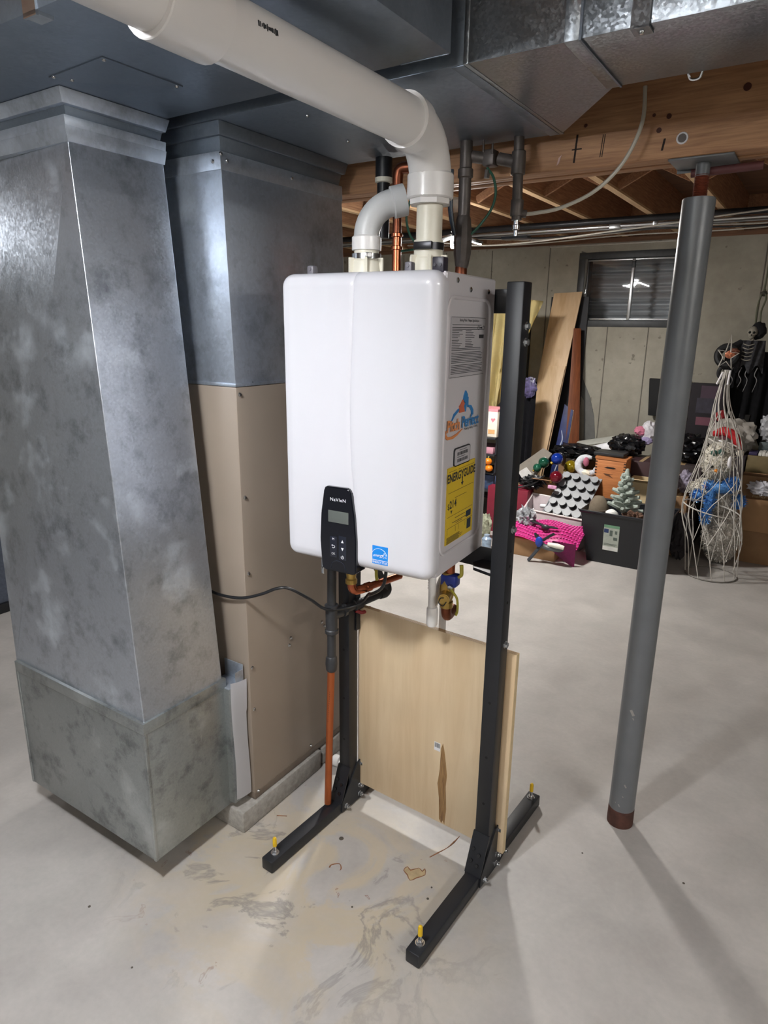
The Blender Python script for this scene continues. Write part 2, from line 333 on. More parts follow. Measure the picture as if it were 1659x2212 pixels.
pp = [(-.73, 2.16), (-.67, 2.14), (-.675, 1.9), (-.70, 1.62), (-.665, 1.55), (-.70, 1.45), (-.69, 1.3), (-.62, 1.12), (-.55, .98), (-.5, .82), (-.47, .6), (-.57, .6), (-.585, .8), (-.60, .95), (-.68, 1.05), (-.735, 1.2), (-.755, 1.5)]
part('mortar_patch', MB().prism(pp, YB-.004, YB+.001), P('#6f6f6c', .9, 0, .12, 14, .2), wallb, label='smooth darker grey mortar repair running down from the window corner')
structure('wall_left', MB().box(XL-.2, XL, YF-.2, YB, 0, 2.215), M_WALL)
structure('wall_right', MB().box(XR, XR+.2, YF-.2, YB, 0, 2.215), M_WALL)
structure('wall_front', MB().box(XL, XR, YF-.2, YF, 0, 2.215), M_WALL)
structure('trim_1', MB().box(XL-.2, XR+.2, YB, YB+.14, 2.215, 2.25), M_SUB)     # sill plate
structure('trim_2', MB().box(XL-.2, XR+.2, YB+.02, YB+.06, 2.25, ZC), M_JOIST)    # rim joist
ceil = structure('ceiling', MB().box(XL-.2, XR+.2, YF-.2, YB+.2, ZC, ZC+.03), M_SUB)
j0 = None; JX = [.02+.41*k for k in range(-10, 11)]
for x in JX:
    if j0 is None:
        j0 = part('joist', MB().box(-.019, .019, YF, YB+.02, 2.25, ZC), M_JOIST, ceil); j0.location.x = x
        e0 = part('joist_edge', MB().box(-.0192, .0192, YF, YB+.019, 2.2496, 2.262), M_JEDGE, j0)
    else:
        j = share('joist', j0, ceil, (x, 0, 0)); share('joist_edge', e0, j, (0, 0, 0))
s0 = None
for y in (2.62,):
    for k, x in enumerate(JX[:-1]):
        if not -1.8 < x < 2.2: continue
        for sgn in (1, -1):
            a = (x+.02, y+sgn*.025, 2.27 if sgn > 0 else 2.46); b_ = (x+.39, y+sgn*.025, 2.46 if sgn > 0 else 2.27)
            d = Vector(b_)-Vector(a); Mx = d.to_track_quat('X', 'Z').to_matrix()
            part('bridging_strut', MB().obox((Vector(a)+Vector(b_))/2, (d.length, .018, .04), Mx), M_JOIST, ceil)
part('blocking', MB().box(.04, .41, -1.06, -.94, 2.25, 2.288), M_JOIST, ceil)

# window: steel buck, aluminium sashes, dark panes, corrugated well behind
M_BUCK = P('#47494b', .5, .4, .12, 20, .05)
win = structure('window_1', MB().box(WX0-.01, WX0+.045, YB-.006, YB+.2, WZ0-.03, WZ1+.02, .004).box(WX1-.045, WX1+.01, YB-.006, YB+.2, WZ0-.03, WZ1+.02, .004)
    .box(WX0-.01, WX1+.01, YB-.007, YB+.2, WZ0-.035, WZ0+.018, .004).box(WX0-.01, WX1+.01, YB-.007, YB+.2, WZ1-.022, WZ1+.03, .004), M_BUCK)
fx0, fx1, fz0, fz1 = WX0+.047, WX1-.047, WZ0+.02, WZ1-.025
part('sash_frame', MB().box(fx0, fx0+.014, YB+.02, YB+.05, fz0, fz1, .002).box(fx1-.014, fx1, YB+.02, YB+.05, fz0, fz1, .002).box(fx0, fx1, YB+.02, YB+.05, fz0, fz0+.014, .002).box(fx0, fx1, YB+.02, YB+.05, fz1-.012, fz1, .002), M_ALU, win)
xm = (fx0+fx1)/2
part('meeting_rail', MB().box(xm-.012, xm+.012, YB+.016, YB+.052, fz0, fz1, .003), M_ALU, win)
part('sash_latch', MB().box(xm-.012, xm+.016, YB+.008, YB+.018, fz1-.07, fz1-.02, .003), M_BUCK, win)
M_PANE = bpy.data.materials.new('window_glass'); M_PANE.use_nodes = True; nt = M_PANE.node_tree; nt.nodes.clear()
tb = N(nt, 'ShaderNodeBsdfTransparent'); tb.inputs[0].default_value = (.95, .96, .97, 1); gb = N(nt, 'ShaderNodeBsdfGlossy'); gb.inputs['Roughness'].default_value = .02
fz_ = N(nt, 'ShaderNodeFresnel'); fz_.inputs[0].default_value = 1.6; mx = N(nt, 'ShaderNodeMixShader'); mo = N(nt, 'ShaderNodeOutputMaterial')
nt.links.new(fz_.outputs[0], mx.inputs[0]); nt.links.new(tb.outputs[0], mx.inputs[1]); nt.links.new(gb.outputs[0], mx.inputs[2]); nt.links.new(mx.outputs[0], mo.inputs[0])
for a, b_ in ((fx0+.014, xm-.012), (xm+.012, fx1-.014)):
    part('pane', MB().box(a, b_, YB+.032, YB+.036, fz0+.014, fz1-.012), M_PANE, win)
def well(u, v):
    z = WZ0-.2+v*.9; a = math.pi*u
    return (xm+.62*math.cos(a), YB+.205+.22*math.sin(a)+.024*math.sin(z*2*math.pi/.056), z)
part('window_well', MB().sheet(well, 24, 90), P('#d8dadc', .55, 0, .05, 10), win)

# ------------------------------------------------------------------ LED lamps
def lamp(label, loc, yw, strength, col, chain=True, dr=.36):
    t = thing('led_lamp', label, 'lamp', loc, 'H', yw)
    x, y, z = loc
    def L(mb): return mb
    base = MB(); base.lathe([(.055, 0), (.055, -.012), (.04, -.03), (.028, -.05), (.028, -.075)][::-1], (x, y, z)); part('lamp_holder', base, P('#d8d6d0', .35), t)
    part('heat_sink', MB().lathe([(.03, -.18), (.036, -.175), (.036, -.08), (.026, -.075)], (x, y, z)), P('#8c8e91', .35, .8), t)
    me = emit('led_glow', col, strength)
    c = Vector((x, y, z-.185))
    for k in range(3):
        a = k*2*math.pi/3+yw; d = Vector((math.cos(a), math.sin(a), -dr)).normalized(); n = Vector((math.cos(a)*dr, math.sin(a)*dr, 1)).normalized(); s_ = d.cross(n)
        Mx = Matrix((d, s_, n)).transposed(); pc = c+d*.095
        pn = part('panel', MB().obox(pc, (.13, .085, .018), Mx, .006), P('#8c8e91', .35, .8), t)
        part('led_face', MB().obox(pc-n*.011, (.118, .072, .006), Mx, .002), me, pn)
    part('centre_led', MB().cyl(c, c+Vector((0, 0, -.006)), .03), me, t)
    if chain: part('pull_chain', MB().cyl((x+.045, y, z-.02), (x+.045, y, z-.3), .0018, seg=6).blob((x+.045, y, z-.305), (.006, .006, .009), 2), P('#b9b49c', .4, .6), t)
    return t
lamp('lit three-panel LED lamp with pull chain under the joists beyond the water heater', (-.80, 2.45, 2.2496), R(237), LAMP_FAR, WARM)
lamp('lit LED lamp on a blocking board above the near end of the vent pipe', (.22, -1.0, 2.2499), R(90), LAMP_NEAR, COOL, False, .42)
lamp('added LED fill lamp, unseen, under a joist in the left bay beside the return duct', (-2.44, -.75, 2.2496), R(10), LAMP_FILL_SIDE, COOL, False, .42)  # unseen lamp, added to brighten the duct front and fill the shade
def fill_light(label, c, along):  # unseen tube fixture, added to lift the shadows
    t = thing('fill_light', label, 'lamp', c, 'H'); x, y, z = c
    def bx(l, w_, z0, z1, o=0): return (x-l/2, x+l/2, y-w_/2+o, y+w_/2+o, z0, z1) if along == 'x' else (x-w_/2+o, x+w_/2+o, y-l/2, y+l/2, z0, z1)
    part('housing', MB().box(*bx(1.25, .13, z, z+.045), .004), P('#d9dadb', .4), t)
    for o in (-.035, .035):
        a, b_ = ((x-.59, y+o, z-.02), (x+.59, y+o, z-.02)) if along == 'x' else ((x+o, y-.59, z-.02), (x+o, y+.59, z-.02))
        part('tube', MB().cyl(a, b_, .013, seg=12), emit('fill_tube_glow', (1, .98, .95), LAMP_FILL_TUBE), t)
    for o in (-.5, .5):
        p = (x+o, y, z+.04) if along == 'x' else (x, y+o, z+.04)
        part('hanging_chain', MB().cyl(p, (p[0], p[1], 2.25), .003, seg=6), M_ZINC, t)
fill_light('added fluorescent fill light, unseen, hung along the room right of the water heater', (2.9, -.72, 2.13), 'y')
fill_light('added fluorescent fill light, unseen, hung across the room behind the camera', (1.1, -3.7, 2.13), 'x')

# ------------------------------------------------------------------ tankless water heater (W frame)
ZB, ZT, WW, DD = .965, 1.660, .422, .325
wh = thing('water_heater', 'white wall-hung tankless water heater with black control panel mounted on the stand', 'water heater', (WW/2, DD/2, ZB), 'W')
part('casing', MB().prism([(.004, .036), (WW-.002, .036), (WW-.002, DD-.004), (WW-.006, DD), (.045, DD), (.04, .2), (.004, .14)], ZB+.004, ZT-.003, 'xy', .003), M_CASE, wh)
b = bmesh.new(); bmesh.ops.create_cube(b, size=1)
for v in b.verts: v.co = Vector((0 if v.co.x < 0 else WW, 0 if v.co.y < 0 else .08, ZB if v.co.z < 0 else ZT))
ed = [e for e in b.edges if min(e.verts[0].co.y, e.verts[1].co.y) < .001]
bmesh.ops.bevel(b, geom=ed, offset=.03, segments=7, profile=.5, affect='EDGES')
bmesh.ops.bisect_plane(b, geom=b.verts[:]+b.edges[:]+b.faces[:], plane_co=(0, .045, 0), plane_no=(0, 1, 0), clear_outer=True)
for xc in (.033, .145, .150, .1535, .157, .162, .192, .2035, .2055, .2075, .219, WW-.033):
    bmesh.ops.bisect_plane(b, geom=b.verts[:]+b.edges[:]+b.faces[:], plane_co=(xc, 0, 0), plane_no=(1, 0, 0))
for zc in [ZB+.033, ZT-.033]+[ZB+k*(ZT-ZB)/14 for k in range(1, 14)]:
    bmesh.ops.bisect_plane(b, geom=b.verts[:]+b.edges[:]+b.faces[:], plane_co=(0, 0, zc), plane_no=(0, 0, 1))
for v in b.verts:
    if v.co.y < .029:
        cx = v.co.x
        if .19 < cx < .22:
            t = (v.co.z-ZB)/(ZT-ZB)
            if abs(cx-.2055) < .001: v.co.y += .0018
            v.co.x += .006-.022*math.sin(math.pi*min(1, max(0, (t-.28)/.72)))*(1-t)*1.2
        if cx < .2035 and v.co.y < .004: v.co.y += .0025*max(0, (.157-cx)/.157)+.001
mb = MB(); mb._add(b); part('front_cover', mb, M_WHITE, wh, 50)
# pressed bead on the side panel
def rrect(y0, y1, z0, z1, r, n=5):
    out = []
    for cy, cz, a0 in ((y1-r, z1-r, 0), (y0+r, z1-r, 90), (y0+r, z0+r, 180), (y1-r, z0+r, 270)):
        for k in range(n+1): a = R(a0+90*k/n); out.append((cy+r*math.cos(a), cz+r*math.sin(a)))
    return out
part('side_bead', MB().tube([(WW-.001, y, z) for y, z in rrect(.045, .288, 1.02, 1.606, .03)], .0042, 8, 1, True), M_CASE, wh)
XS = WW+.0005
for y, z in ((.091, 1.642), (.165, 1.626), (.273, 1.626)): part('side_screw', MB().lathe([(.006, 0), (.006, .002), (.003, .004)], (WW-.002, y, z), (1, 0, 0), 12), M_STEEL, wh)
# control panel
cp = [(.131, 1.160), (.137, 1.168), (.2, 1.169), (.209, 1.161), (.219, 1.10), (.2235, 1.04), (.2235, .957), (.216, .951), (.13, .951), (.1225, .957), (.1175, 1.03), (.1215, 1.10)]
pan = part('control_panel', MB().prism(cp, -.009, .04, 'xz', .0025), M_BLACKG, wh)
part('display', MB().box(.1435, .2025, -.0098, -.006, 1.079, 1.109, .0008), P('#5d625f', .15, 0, .03, 5, 0, .6), pan, label='grey unlit liquid crystal display')
YP = -.0096
text('logo_text', 'NaVIeN', pan, (.1725, YP, 1.137), (1,0,0), (0,0,1), .0118, M_PRINTW, sx=1.12, mul=1.08)
keys = MB().box(.148, .168, -.0096, -.008, .989, 1.043, .0006).box(.174, .196, -.0096, -.008, .985, 1.047, .0006)
part('keypad', keys, P('#232630', .2, 0, .05, 8), pan)
YK = -.0099
text('key_text', 'M', pan, (.158, YK, 1.036), (1,0,0), (0,0,1), .0085, M_PRINTW)
text('key_text', 'OK', pan, (.158, YK, .998), (1,0,0), (0,0,1), .0085, M_PRINTW, sx=.85)
part('return_symbol', MB().tube([(.1535, YK, 1.0195), (.160, YK, 1.0195), (.1628, YK, 1.0165), (.160, YK, 1.0135), (.155, YK, 1.0135)], .0006, 5, 3).prism([(.1525, 1.0195), (.156, 1.0222), (.156, 1.0168)], YK-.0002, YK+.001), M_PRINTW, pan)
part('up_arrow', MB().prism([(.1815, 1.0300), (.1885, 1.0300), (.185, 1.0375)], YK-.0002, YK+.001), M_PRINTW, pan)
part('down_arrow', MB().prism([(.1815, 1.0170), (.1885, 1.0170), (.185, 1.0095)], YK-.0002, YK+.001), M_PRINTW, pan)
part('power_symbol', MB().tube([(.185+.0038*math.sin(R(a)), YK, .9925+.0038*math.cos(R(a))) for a in range(35, 330, 30)], .0006, 5, 1).cyl((.185, YK, .9925), (.185, YK, .9975), .0006, seg=5), M_PRINTW, pan)
part('panel_knob', MB().tube([(.172+.021*math.cos(R(a)), -.0092, .962+.019*math.sin(R(a))) for a in range(-20, 205, 15)], .0012, 6, 1), P('#20232c', .2), pan)
# efficiency sticker, front lower right
st = part('efficiency_sticker', MB().box(.2655, .3085, -.0006, .001, .991, 1.037), P('#1f86dd', .35, 0, .01, 3), wh, label='bright blue square sticker with white script, star and caption')
YS = -.0009
part('sticker_bar', MB().box(.2655, .3085, YS, -.0005, 1.0005, 1.0018), M_PRINTW, st)
text('caption', 'ENERGY STAR', st, (.287, YS, .9957), (1,0,0), (0,0,1), .0075, M_PRINTW, sx=.85, bold=.0001)
part('sticker_arc', MB().tube([(.285+.0215*math.cos(R(a)), YS, 1.0105+.0205*math.sin(R(a))) for a in range(12, 178, 12)], .0006, 5, 1), M_PRINTW, st)
text('script', 'energy', st, (.2815, YS, 1.0135), (1,0,.08), (0,0,1), .0105, M_PRINTW, shear=.35, bold=.0001)
sp = []
for k in range(10):
    rr = .0078 if k % 2 == 0 else .0034; a = R(90+36*k+8); sp.append((.2995+rr*math.cos(a), YS, 1.0145+rr*math.sin(a)))
part('star', MB().tube(sp, .0006, 5, 1, True), M_PRINTW, st)
# rating plate on the side
def side(n, y0, y1, z0, z1, mat, parent, dx=0.0, lab=None): return part(n, MB().box(WW-.003, XS+dx, y0, y1, z0, z1), mat, parent, label=lab)
M_PLATE = P('#b9b6ba', .35, 0, .01, 3)
rp = side('rating_plate', .063, .260, 1.434, 1.566, M_PLATE, wh, .0002, 'large grey-white rating plate full of fine print')
XP = XS+.0006; RT = (0, 1, 0); UP = (0, 0, 1)
text('heading', 'Rating Plate / Plaque Signaletique', rp, (XP, .162, 1.559), RT, UP, .0085, M_PRINT)
mb = MB(); z = 1.549; k = 0
while z > 1.44:
    full = z > 1.538 or z < 1.498
    if full: mb.box(XP-.0006, XP, .068, .068+random.uniform(.165, .186), z-.0006, z+.0006)
    else:
        mb.box(XP-.0006, XP, .068, .068+random.uniform(.03, .06), z-.0006, z+.0006); mb.box(XP-.0006, XP, .142, .142+random.uniform(.03, .055), z-.0006, z+.0006)
    z -= .0036 if k % 7 else .0058; k += 1
part('fine_print', mb, M_PRINT, rp, kind='stuff')
part('print_frame', MB().box(XP-.0006, XP, .064, .259, 1.5648, 1.5656).box(XP-.0006, XP, .064, .259, 1.4345, 1.4353), M_PRINT, rp)
part('approval_mark', MB().tube([(XP, .217+.0055*math.cos(R(a)), 1.543+.0045*math.sin(R(a))) for a in range(0, 360, 45)], .0005, 4, 1, True).box(XP-.0006, XP, .228, .238, 1.5412, 1.545).tube([(XP, .248+.0055*math.cos(R(a)), 1.543+.0045*math.sin(R(a))) for a in range(0, 360, 45)], .0005, 4, 1, True).box(XP-.0006, XP, .222, .251, 1.519, 1.5275), M_PRINT, rp)
# installer decal: house of two drops, words, swoosh
M_OR = P('#d98a52', .5, 0, .02, 5); M_BL = P('#2f7bb8', .5, 0, .02, 5)
dc = part('installer_decal', MB().prism([(.128, 1.352), (.156, 1.352), (.157, 1.368), (.146, 1.381), (.136, 1.372), (.127, 1.367)], WW-.003, XP, 'yz'), P('#c2664a', .5), wh, label='orange and blue installer logo with a house made of two drops')
part('blue_drop', MB().prism([(.150, 1.366), (.158, 1.352), (.163, 1.352), (.166, 1.365), (.176, 1.366), (.176, 1.385), (.171, 1.385), (.171, 1.391), (.160, 1.401), (.152, 1.391), (.148, 1.380), (.1575, 1.374)], WW-.003, XP+.0001, 'yz'), M_BL, dc)
part('roof_line', MB().prism([(.084, 1.335), (.10, 1.347), (.123, 1.357), (.123, 1.362), (.098, 1.352)], WW-.003, XP, 'yz').prism([(.176, 1.366), (.195, 1.364), (.209, 1.352), (.21, 1.340), (.202, 1.340), (.199, 1.350), (.188, 1.359), (.176, 1.361)], WW-.003, XP, 'yz'), M_BL, dc)
text('logo_text', 'Pitch', dc, (XP, .096, 1.325), RT, UP, .037, M_OR, sx=.98, bold=.0010)
text('logo_text', 'Perfect', dc, (XP, .193, 1.327), RT, UP, .037, M_BL, sx=.96, bold=.0010)
text('tagline', 'Plumbing, Heating & Cooling', dc, (XP, .199, 1.3105), RT, UP, .0082, M_PRINT, bold=.0001, sx=.85)
sw = [(.058, 1.318), (.056, 1.31), (.066, 1.303), (.09, 1.301), (.12, 1.305), (.150, 1.3125), (.12, 1.301), (.095, 1.2955), (.066, 1.296), (.052, 1.303), (.050, 1.312)]
part('swoosh', MB().prism(sw, WW-.003, XP, 'yz'), M_OR, dc)
# serial barcode label
sl = part('serial_label', MB().prism(rrect(.107, .202, 1.226, 1.270, .008), WW-.003, XS+.0003, 'yz'), M_PRINT, wh, label='small white barcode label with rounded black border')
part('label_face', MB().prism(rrect(.1095, .1995, 1.2285, 1.2675, .007), WW-.003, XS+.0006, 'yz'), M_PLATE, sl)
mb = MB()
for z0, z1 in ((1.251, 1.259), (1.235, 1.243)):
    y = .124
    while y < .185:
        wd = random.choice((.0012, .002, .003)); mb.box(WW-.003, XS+.0009, y, y+wd, z0, z1); y += wd+random.choice((.0012, .002))
mb.box(WW-.003, XS+.0009, .124, .17, 1.2465, 1.2478); mb.box(WW-.003, XS+.0009, .135, .178, 1.2625, 1.2636)
part('barcode', mb, M_PRINT, sl, kind='stuff')
# yellow running-cost label
M_YL = P('#d2b32c', .45, 0, .02, 4)
yl = side('cost_label', .075, .236, 1.040, 1.228, M_YL, wh, .0003, 'tall yellow energy cost label with black lettering')
XY = XS+.0007
text('heading', 'ENERGYGUIDE', yl, (XY, .1555, 1.2015), RT, UP, .0285, M_PRINT, sx=.88, bold=.0009)
part('heading_arrow', MB().prism([(.1585, 1.195), (.1625, 1.195), (.1625, 1.182), (.1685, 1.182), (.1605, 1.173), (.1525, 1.182), (.1585, 1.182)], WW-.003, XY, 'yz'), M_PRINT, yl)
text('price', '$', yl, (XY, .0845, 1.134), RT, UP, .020, M_PRINT, bold=.0003)
text('price', '214', yl, (XY, .110, 1.136), RT, UP, .027, M_PRINT, bold=.0005)
part('marker', MB().prism([(.097, 1.122), (.107, 1.122), (.102, 1.113)], WW-.003, XY, 'yz'), M_PRINT, yl)
mb = MB()
for z0, y0, y1 in ((1.218, .08, .125), (1.2175, .135, .230), (1.167, .08, .231), (1.108, .08, .231), (1.080, .08, .231), (1.150, .12, .190)): mb.box(WW-.003, XY, y0, y1, z0-.0004, z0+.0004)
for k in range(8): mb.box(WW-.003, XY, .08, .08+random.uniform(.07, .1), 1.0415+k*.0021, 1.0424+k*.0021)
mb.box(WW-.003, XY, .11, .20, 1.0885, 1.0899).box(WW-.003, XY, .13, .17, 1.0845, 1.0856).box(WW-.003, XY, .125, .185, 1.098, 1.0992)
for yy in (.082, .13, .15, .188): mb.box(WW-.003, XY, yy, yy+.0006, 1.064, 1.078)
part('fine_print', mb, M_PRINT, yl, kind='stuff')
part('label_block', MB().box(WW-.003, XY+.0001, .192, .222, 1.0845, 1.1005).box(WW-.003, XY+.0001, .2, .224, 1.052, 1.0775), P('#20303c', .5), yl)
# hold-down latches and bracket tab
for x in (.072, .33): part('latch', MB().box(x-.009, x+.009, .03, .05, ZT-.006, ZT+.018, .004).cyl((x, .028, ZT+.010), (x, .031, ZT+.010), .004, seg=12), P('#6c6a72', .4), wh)
part('latch', MB().box(.385, .412, .035, .06, ZT-.006, ZT+.026, .003).cyl((.392, .033, ZT+.010), (.392, .036, ZT+.010), .0035, seg=12).cyl((.405, .033, ZT+.010), (.405, .036, ZT+.010), .0035, seg=12), P('#2f2c38', .4), wh)
part('zinc_tab', MB().box(.044, .0525, .098, .1, .888, .97, .001).cyl((.048, .095, .905), (.048, .099, .905), .0028, seg=10), M_ZINC, wh)
# vent collars with clamps
def collar(x, y, hh, r):
    c = part('vent_collar', MB().lathe([(r*1.42, 0), (r*1.40, .008), (r*1.28, .03), (r*1.22, .036), (r*1.14, .037), (r*1.14, hh), (r*1.0, hh)], (x, y, ZT-.004), seg=24), M_CREAM, wh)
    for a in range(0, 360, 60):
        d = Vector((math.cos(R(a)), math.sin(R(a)), 0)); part('rib', MB().obox(Vector((x, y, ZT+.02))+d*r*1.25, (.02, .006, .036), Matrix((d, Vector((0,0,1)).cross(d), Vector((0,0,1)))).transposed()), M_CREAM, c)
    return c
VY = .13; VX, IX = .329, .165
c1 = collar(VX, VY, .074, .029)
part('hose_clamp', MB().cyl((VX, VY, ZT+.049), (VX, VY, ZT+.064), .0345).obox((VX+.004, VY-.0365, ZT+.0565), (.045, .008, .016), Matrix.Identity(3), .002), P('#3d3d40', .35, .8), c1)
c2 = collar(IX, VY, .048, .029)
part('hose_clamp', MB().cyl((IX, VY, ZT+.036), (IX, VY, ZT+.048), .0345).obox((IX+.024, VY-.029, ZT+.042), (.016, .010, .013), Matrix.Rotation(R(35), 3, 'Z'), .002).cyl((IX+.031, VY-.036, ZT+.042), (IX+.034, VY-.042, ZT+.042), .005, seg=12), M_STEEL, c2)

# exhaust vent pipe
hW = lambda x, y, z: FR['H'] @ Vector((x, y, z))
vp = thing('vent_pipe', 'thick white plastic exhaust pipe running from heater top up and overhead to upper left', 'pipe', (VX, VY, ZT+.07), 'W')
part('riser', MB().cyl((VX, VY, ZT+.06), (VX, VY, 1.82), .029), M_CREAM, vp)
part('bushing', MB().cyl((VX, VY, 1.803), (VX, VY, 1.818), .046, seg=8), M_PVC, vp, 20)
part('coupling', MB().lathe([(.047, 1.814), (.051, 1.817), (.051, 1.862), (.048, 1.866), (.044, 1.868)], (VX, VY, 0)), M_PVC, vp)
ev = hW(.345, -.005, 1.935); base = Vector((VX, VY, 1.862)); top = Vector((VX, VY, 1.935)); dv = (ev-top); ln = dv.length; dv.normalize()
rb = .095; pts = [base]
for k in range(0, 10):
    a = R(90*k/9); pts.append(Vector((VX, VY, 1.935-rb))+dv*(rb-rb*math.cos(a))+Vector((0, 0, rb*math.sin(a))))
pts[0].z = 1.838; pts.append(ev)
part('elbow', MB().tube(pts, .046, 28, 1), M_PVC, vp, 60)
part('elbow_hub', MB().lathe([(.046, -.05), (.0515, -.046), (.0515, 0), (.045, .0005)], ev, dv), M_PVC, vp)
pend = hW(.33, -1.35, 1.948); dp = (pend-ev).normalized()
part('pipe', MB().cyl(ev-dp*.02, pend, .0445, seg=32), M_PVC, vp)
cq = lambda y: ev+(pend-ev)*((-.005-y)/1.345)
part('coupling', MB().lathe([(.0448, 0), (.0525, .002), (.053, .006), (.053, .10), (.0515, .102), (.0448, .102)], cq(-.50), dp), M_PVC, vp)
nrm = Vector((0, 0, -1)).cross(dp).normalized()
pr_ = MB()
for k in range(12):
    q = cq(-.415)+dp*(k*.0034); nn = (Vector((.93, -.05, .10))).normalized(); nn = (nn-dp*nn.dot(dp)).normalized(); tt = dp.cross(nn)
    pr_.obox(q+nn*.0447, (random.choice((.0016, .0026)), random.uniform(.004, .009), .0006), Matrix((dp, tt, nn)).transposed())
part('print_smudge', pr_, M_PRINT, vp, kind='stuff')
# air intake stub
ip = thing('intake_pipe', 'short grey plastic air intake elbow opening toward the back on heater top', 'pipe', (IX, VY, ZT+.05), 'W')
part('riser', MB().cyl((IX, VY, ZT+.045), (IX, VY, 1.73), .029), M_CREAM, ip)
part('coupling', MB().lathe([(.03, 1.715), (.0345, 1.716), (.0345, 1.744), (.032, 1.747), (.03, 1.748)], (IX, VY, 0)), M_PVC, ip)
di = Vector((.80, .60, 0)); pts = [Vector((IX, VY, 1.735))]
for k in range(11):
    a = R(80*k/10); rb = .078; pts.append(Vector((IX, VY, 1.746))+di*(rb-rb*math.cos(a))+Vector((0, 0, rb*math.sin(a))))
part('elbow', MB().tube(pts, .030, 26, 1), M_PVCGREY, ip, 60)
de = (pts[-1]-pts[-2]).normalized(); pe = pts[-1]
mb = MB(); mb.lathe([(.030, -.006), (.0355, -.004), (.0355, .026), (.031, .026), (.030, .004)], pe, de); part('elbow_hub', mb, M_PVCGREY, ip)

# ------------------------------------------------------------------ mounting stand (S frame)
sd = thing('heater_stand', 'black steel floor stand with two uprights and long feet carrying the water heater', 'stand', (.23, .28, 0), 'S')
PXR, PXL, PY0, PY1 = (.460, .504), (-.046, -.004), .268, .311
for (x0, x1) in (PXR, PXL):
    u = part('upright', MB().box(x0, x1, PY0, PY1, .04, 1.645, .003), M_BLACK, sd)
    for z in (.57, .40, .25): part('hole', MB().cyl(((x0+x1)/2, PY0-.0004, z), ((x0+x1)/2, PY0+.002, z), .004, seg=12), P('#08090b', .8), u)
    for z in (.96, 1.0, .86): part('hole', MB().cyl((x1+.0004, .29, z), (x1-.002, .29, z), .004, seg=12), P('#08090b', .8), u)
for (x0, x1, y0, y1) in ((.461, .503, -.085, .655), (-.046, -.004, -.09, .63)):
    ft = part('foot', MB().box(x0, x1, y0, y1, .001, .04, .004), M_BLACK, sd)
    for y in (y0+.035, y1-.03):
        lb = part('levelling_bolt', MB().cyl(((x0+x1)/2, y, .035), ((x0+x1)/2, y, .075), .005, seg=12).cyl(((x0+x1)/2, y, .04), ((x0+x1)/2, y, .043), .0125, seg=20).cyl(((x0+x1)/2, y, .043), ((x0+x1)/2, y, .049), .0095, seg=6), M_ZINC, ft)
        part('yellow_cap', MB().lathe([(.0062, .066), (.0062, .09), (.0045, .0945), (.001, .096)], ((x0+x1)/2, y, 0), seg=14), M_YELLOW, lb)
for (x0, x1) in (PXR, PXL):
    g = MB()
    for xx in (x0-.004, x1): g.prism([(.225, .006), (.345, .006), (.393, .018), (.345, .125), (.325, .155), (.309, .150), (.262, .085), (.228, .042)], xx, xx+.004, 'yz')
    g.hexa([(x0-.003, PY0-.001, .15), (x1+.003, PY0-.001, .15), (x1+.003, .222, .040), (x0-.003, .222, .040), (x0-.003, PY0+.003, .15), (x1+.003, PY0+.003, .15), (x1+.003, .227, .0405), (x0-.003, .227, .0405)])
    gu = part('gusset_plate', g, M_BLACK, sd)
    for (y, z) in ((.326, .138), (.372, .032), (.318, .058), (.316, .026), (.245, .022)):
        part('bolt', MB().lathe([(.0085, 0), (.0085, .002), (.0055, .0025)], (x1+.004, y, z), (1, 0, 0), 16).cyl((x1+.006, y, z), (x1+.013, y, z), .0075, seg=6).cyl((x1+.013, y, z), (x1+.019, y, z), .0042, seg=10), M_ZINC, gu)
    for (xx, z, y) in ((x0+.010, .105, .2505), (x0+.030, .095, .2455), (x0+.010, .075, .2375), (x0+.030, .068, .234)):
        part('bolt', MB().cyl((xx, y-.001, z), (xx, y-.006, z+.002), .0055, seg=6), P('#4a4c50', .25, .9), gu)
# cross plates that carry the heater, behind it, and side brackets
part('cross_plate', MB().box(-.046, .459, .374, .379, 1.578, 1.635, .001), M_BLACK, sd)
part('cross_plate', MB().box(-.046, .459, .374, .379, .905, .965, .001), M_BLACK, sd)
for x0, x1 in ((.454, .4595), (-.0035, .0)):
    part('side_bracket', MB().prism([(.30, .63), (.318, .63), (.322, .89), (.375, .905), (.375, .965), (.33, .975), (.318, 1.0), (.318, 1.40), (.330, 1.43), (.330, 1.55), (.375, 1.565), (.375, 1.635), (.30, 1.635)], x0, x1, 'yz'), M_BLACK, sd)
part('shelf_arm', MB().prism([(.395, .30), (.454, .285), (.454, .374), (.385, .374), (.375, .335)], .922, .930, 'xy'), M_BLACK, sd)
for z in (1.548, 1.512, 1.058, .742): part('bolt', MB().lathe([(.010, 0), (.010, .002), (.0055, .0025)], (.504, .290, z), (1, 0, 0), 16).cyl((.506, .29, z), (.513, .29, z), .008, seg=6), M_ZINC, sd)
for z in (1.548, 1.512, .742): part('bolt', MB().cyl((.454, .318, z), (.443, .318, z), .0065, seg=6), P('#33343a', .35, .7), sd)

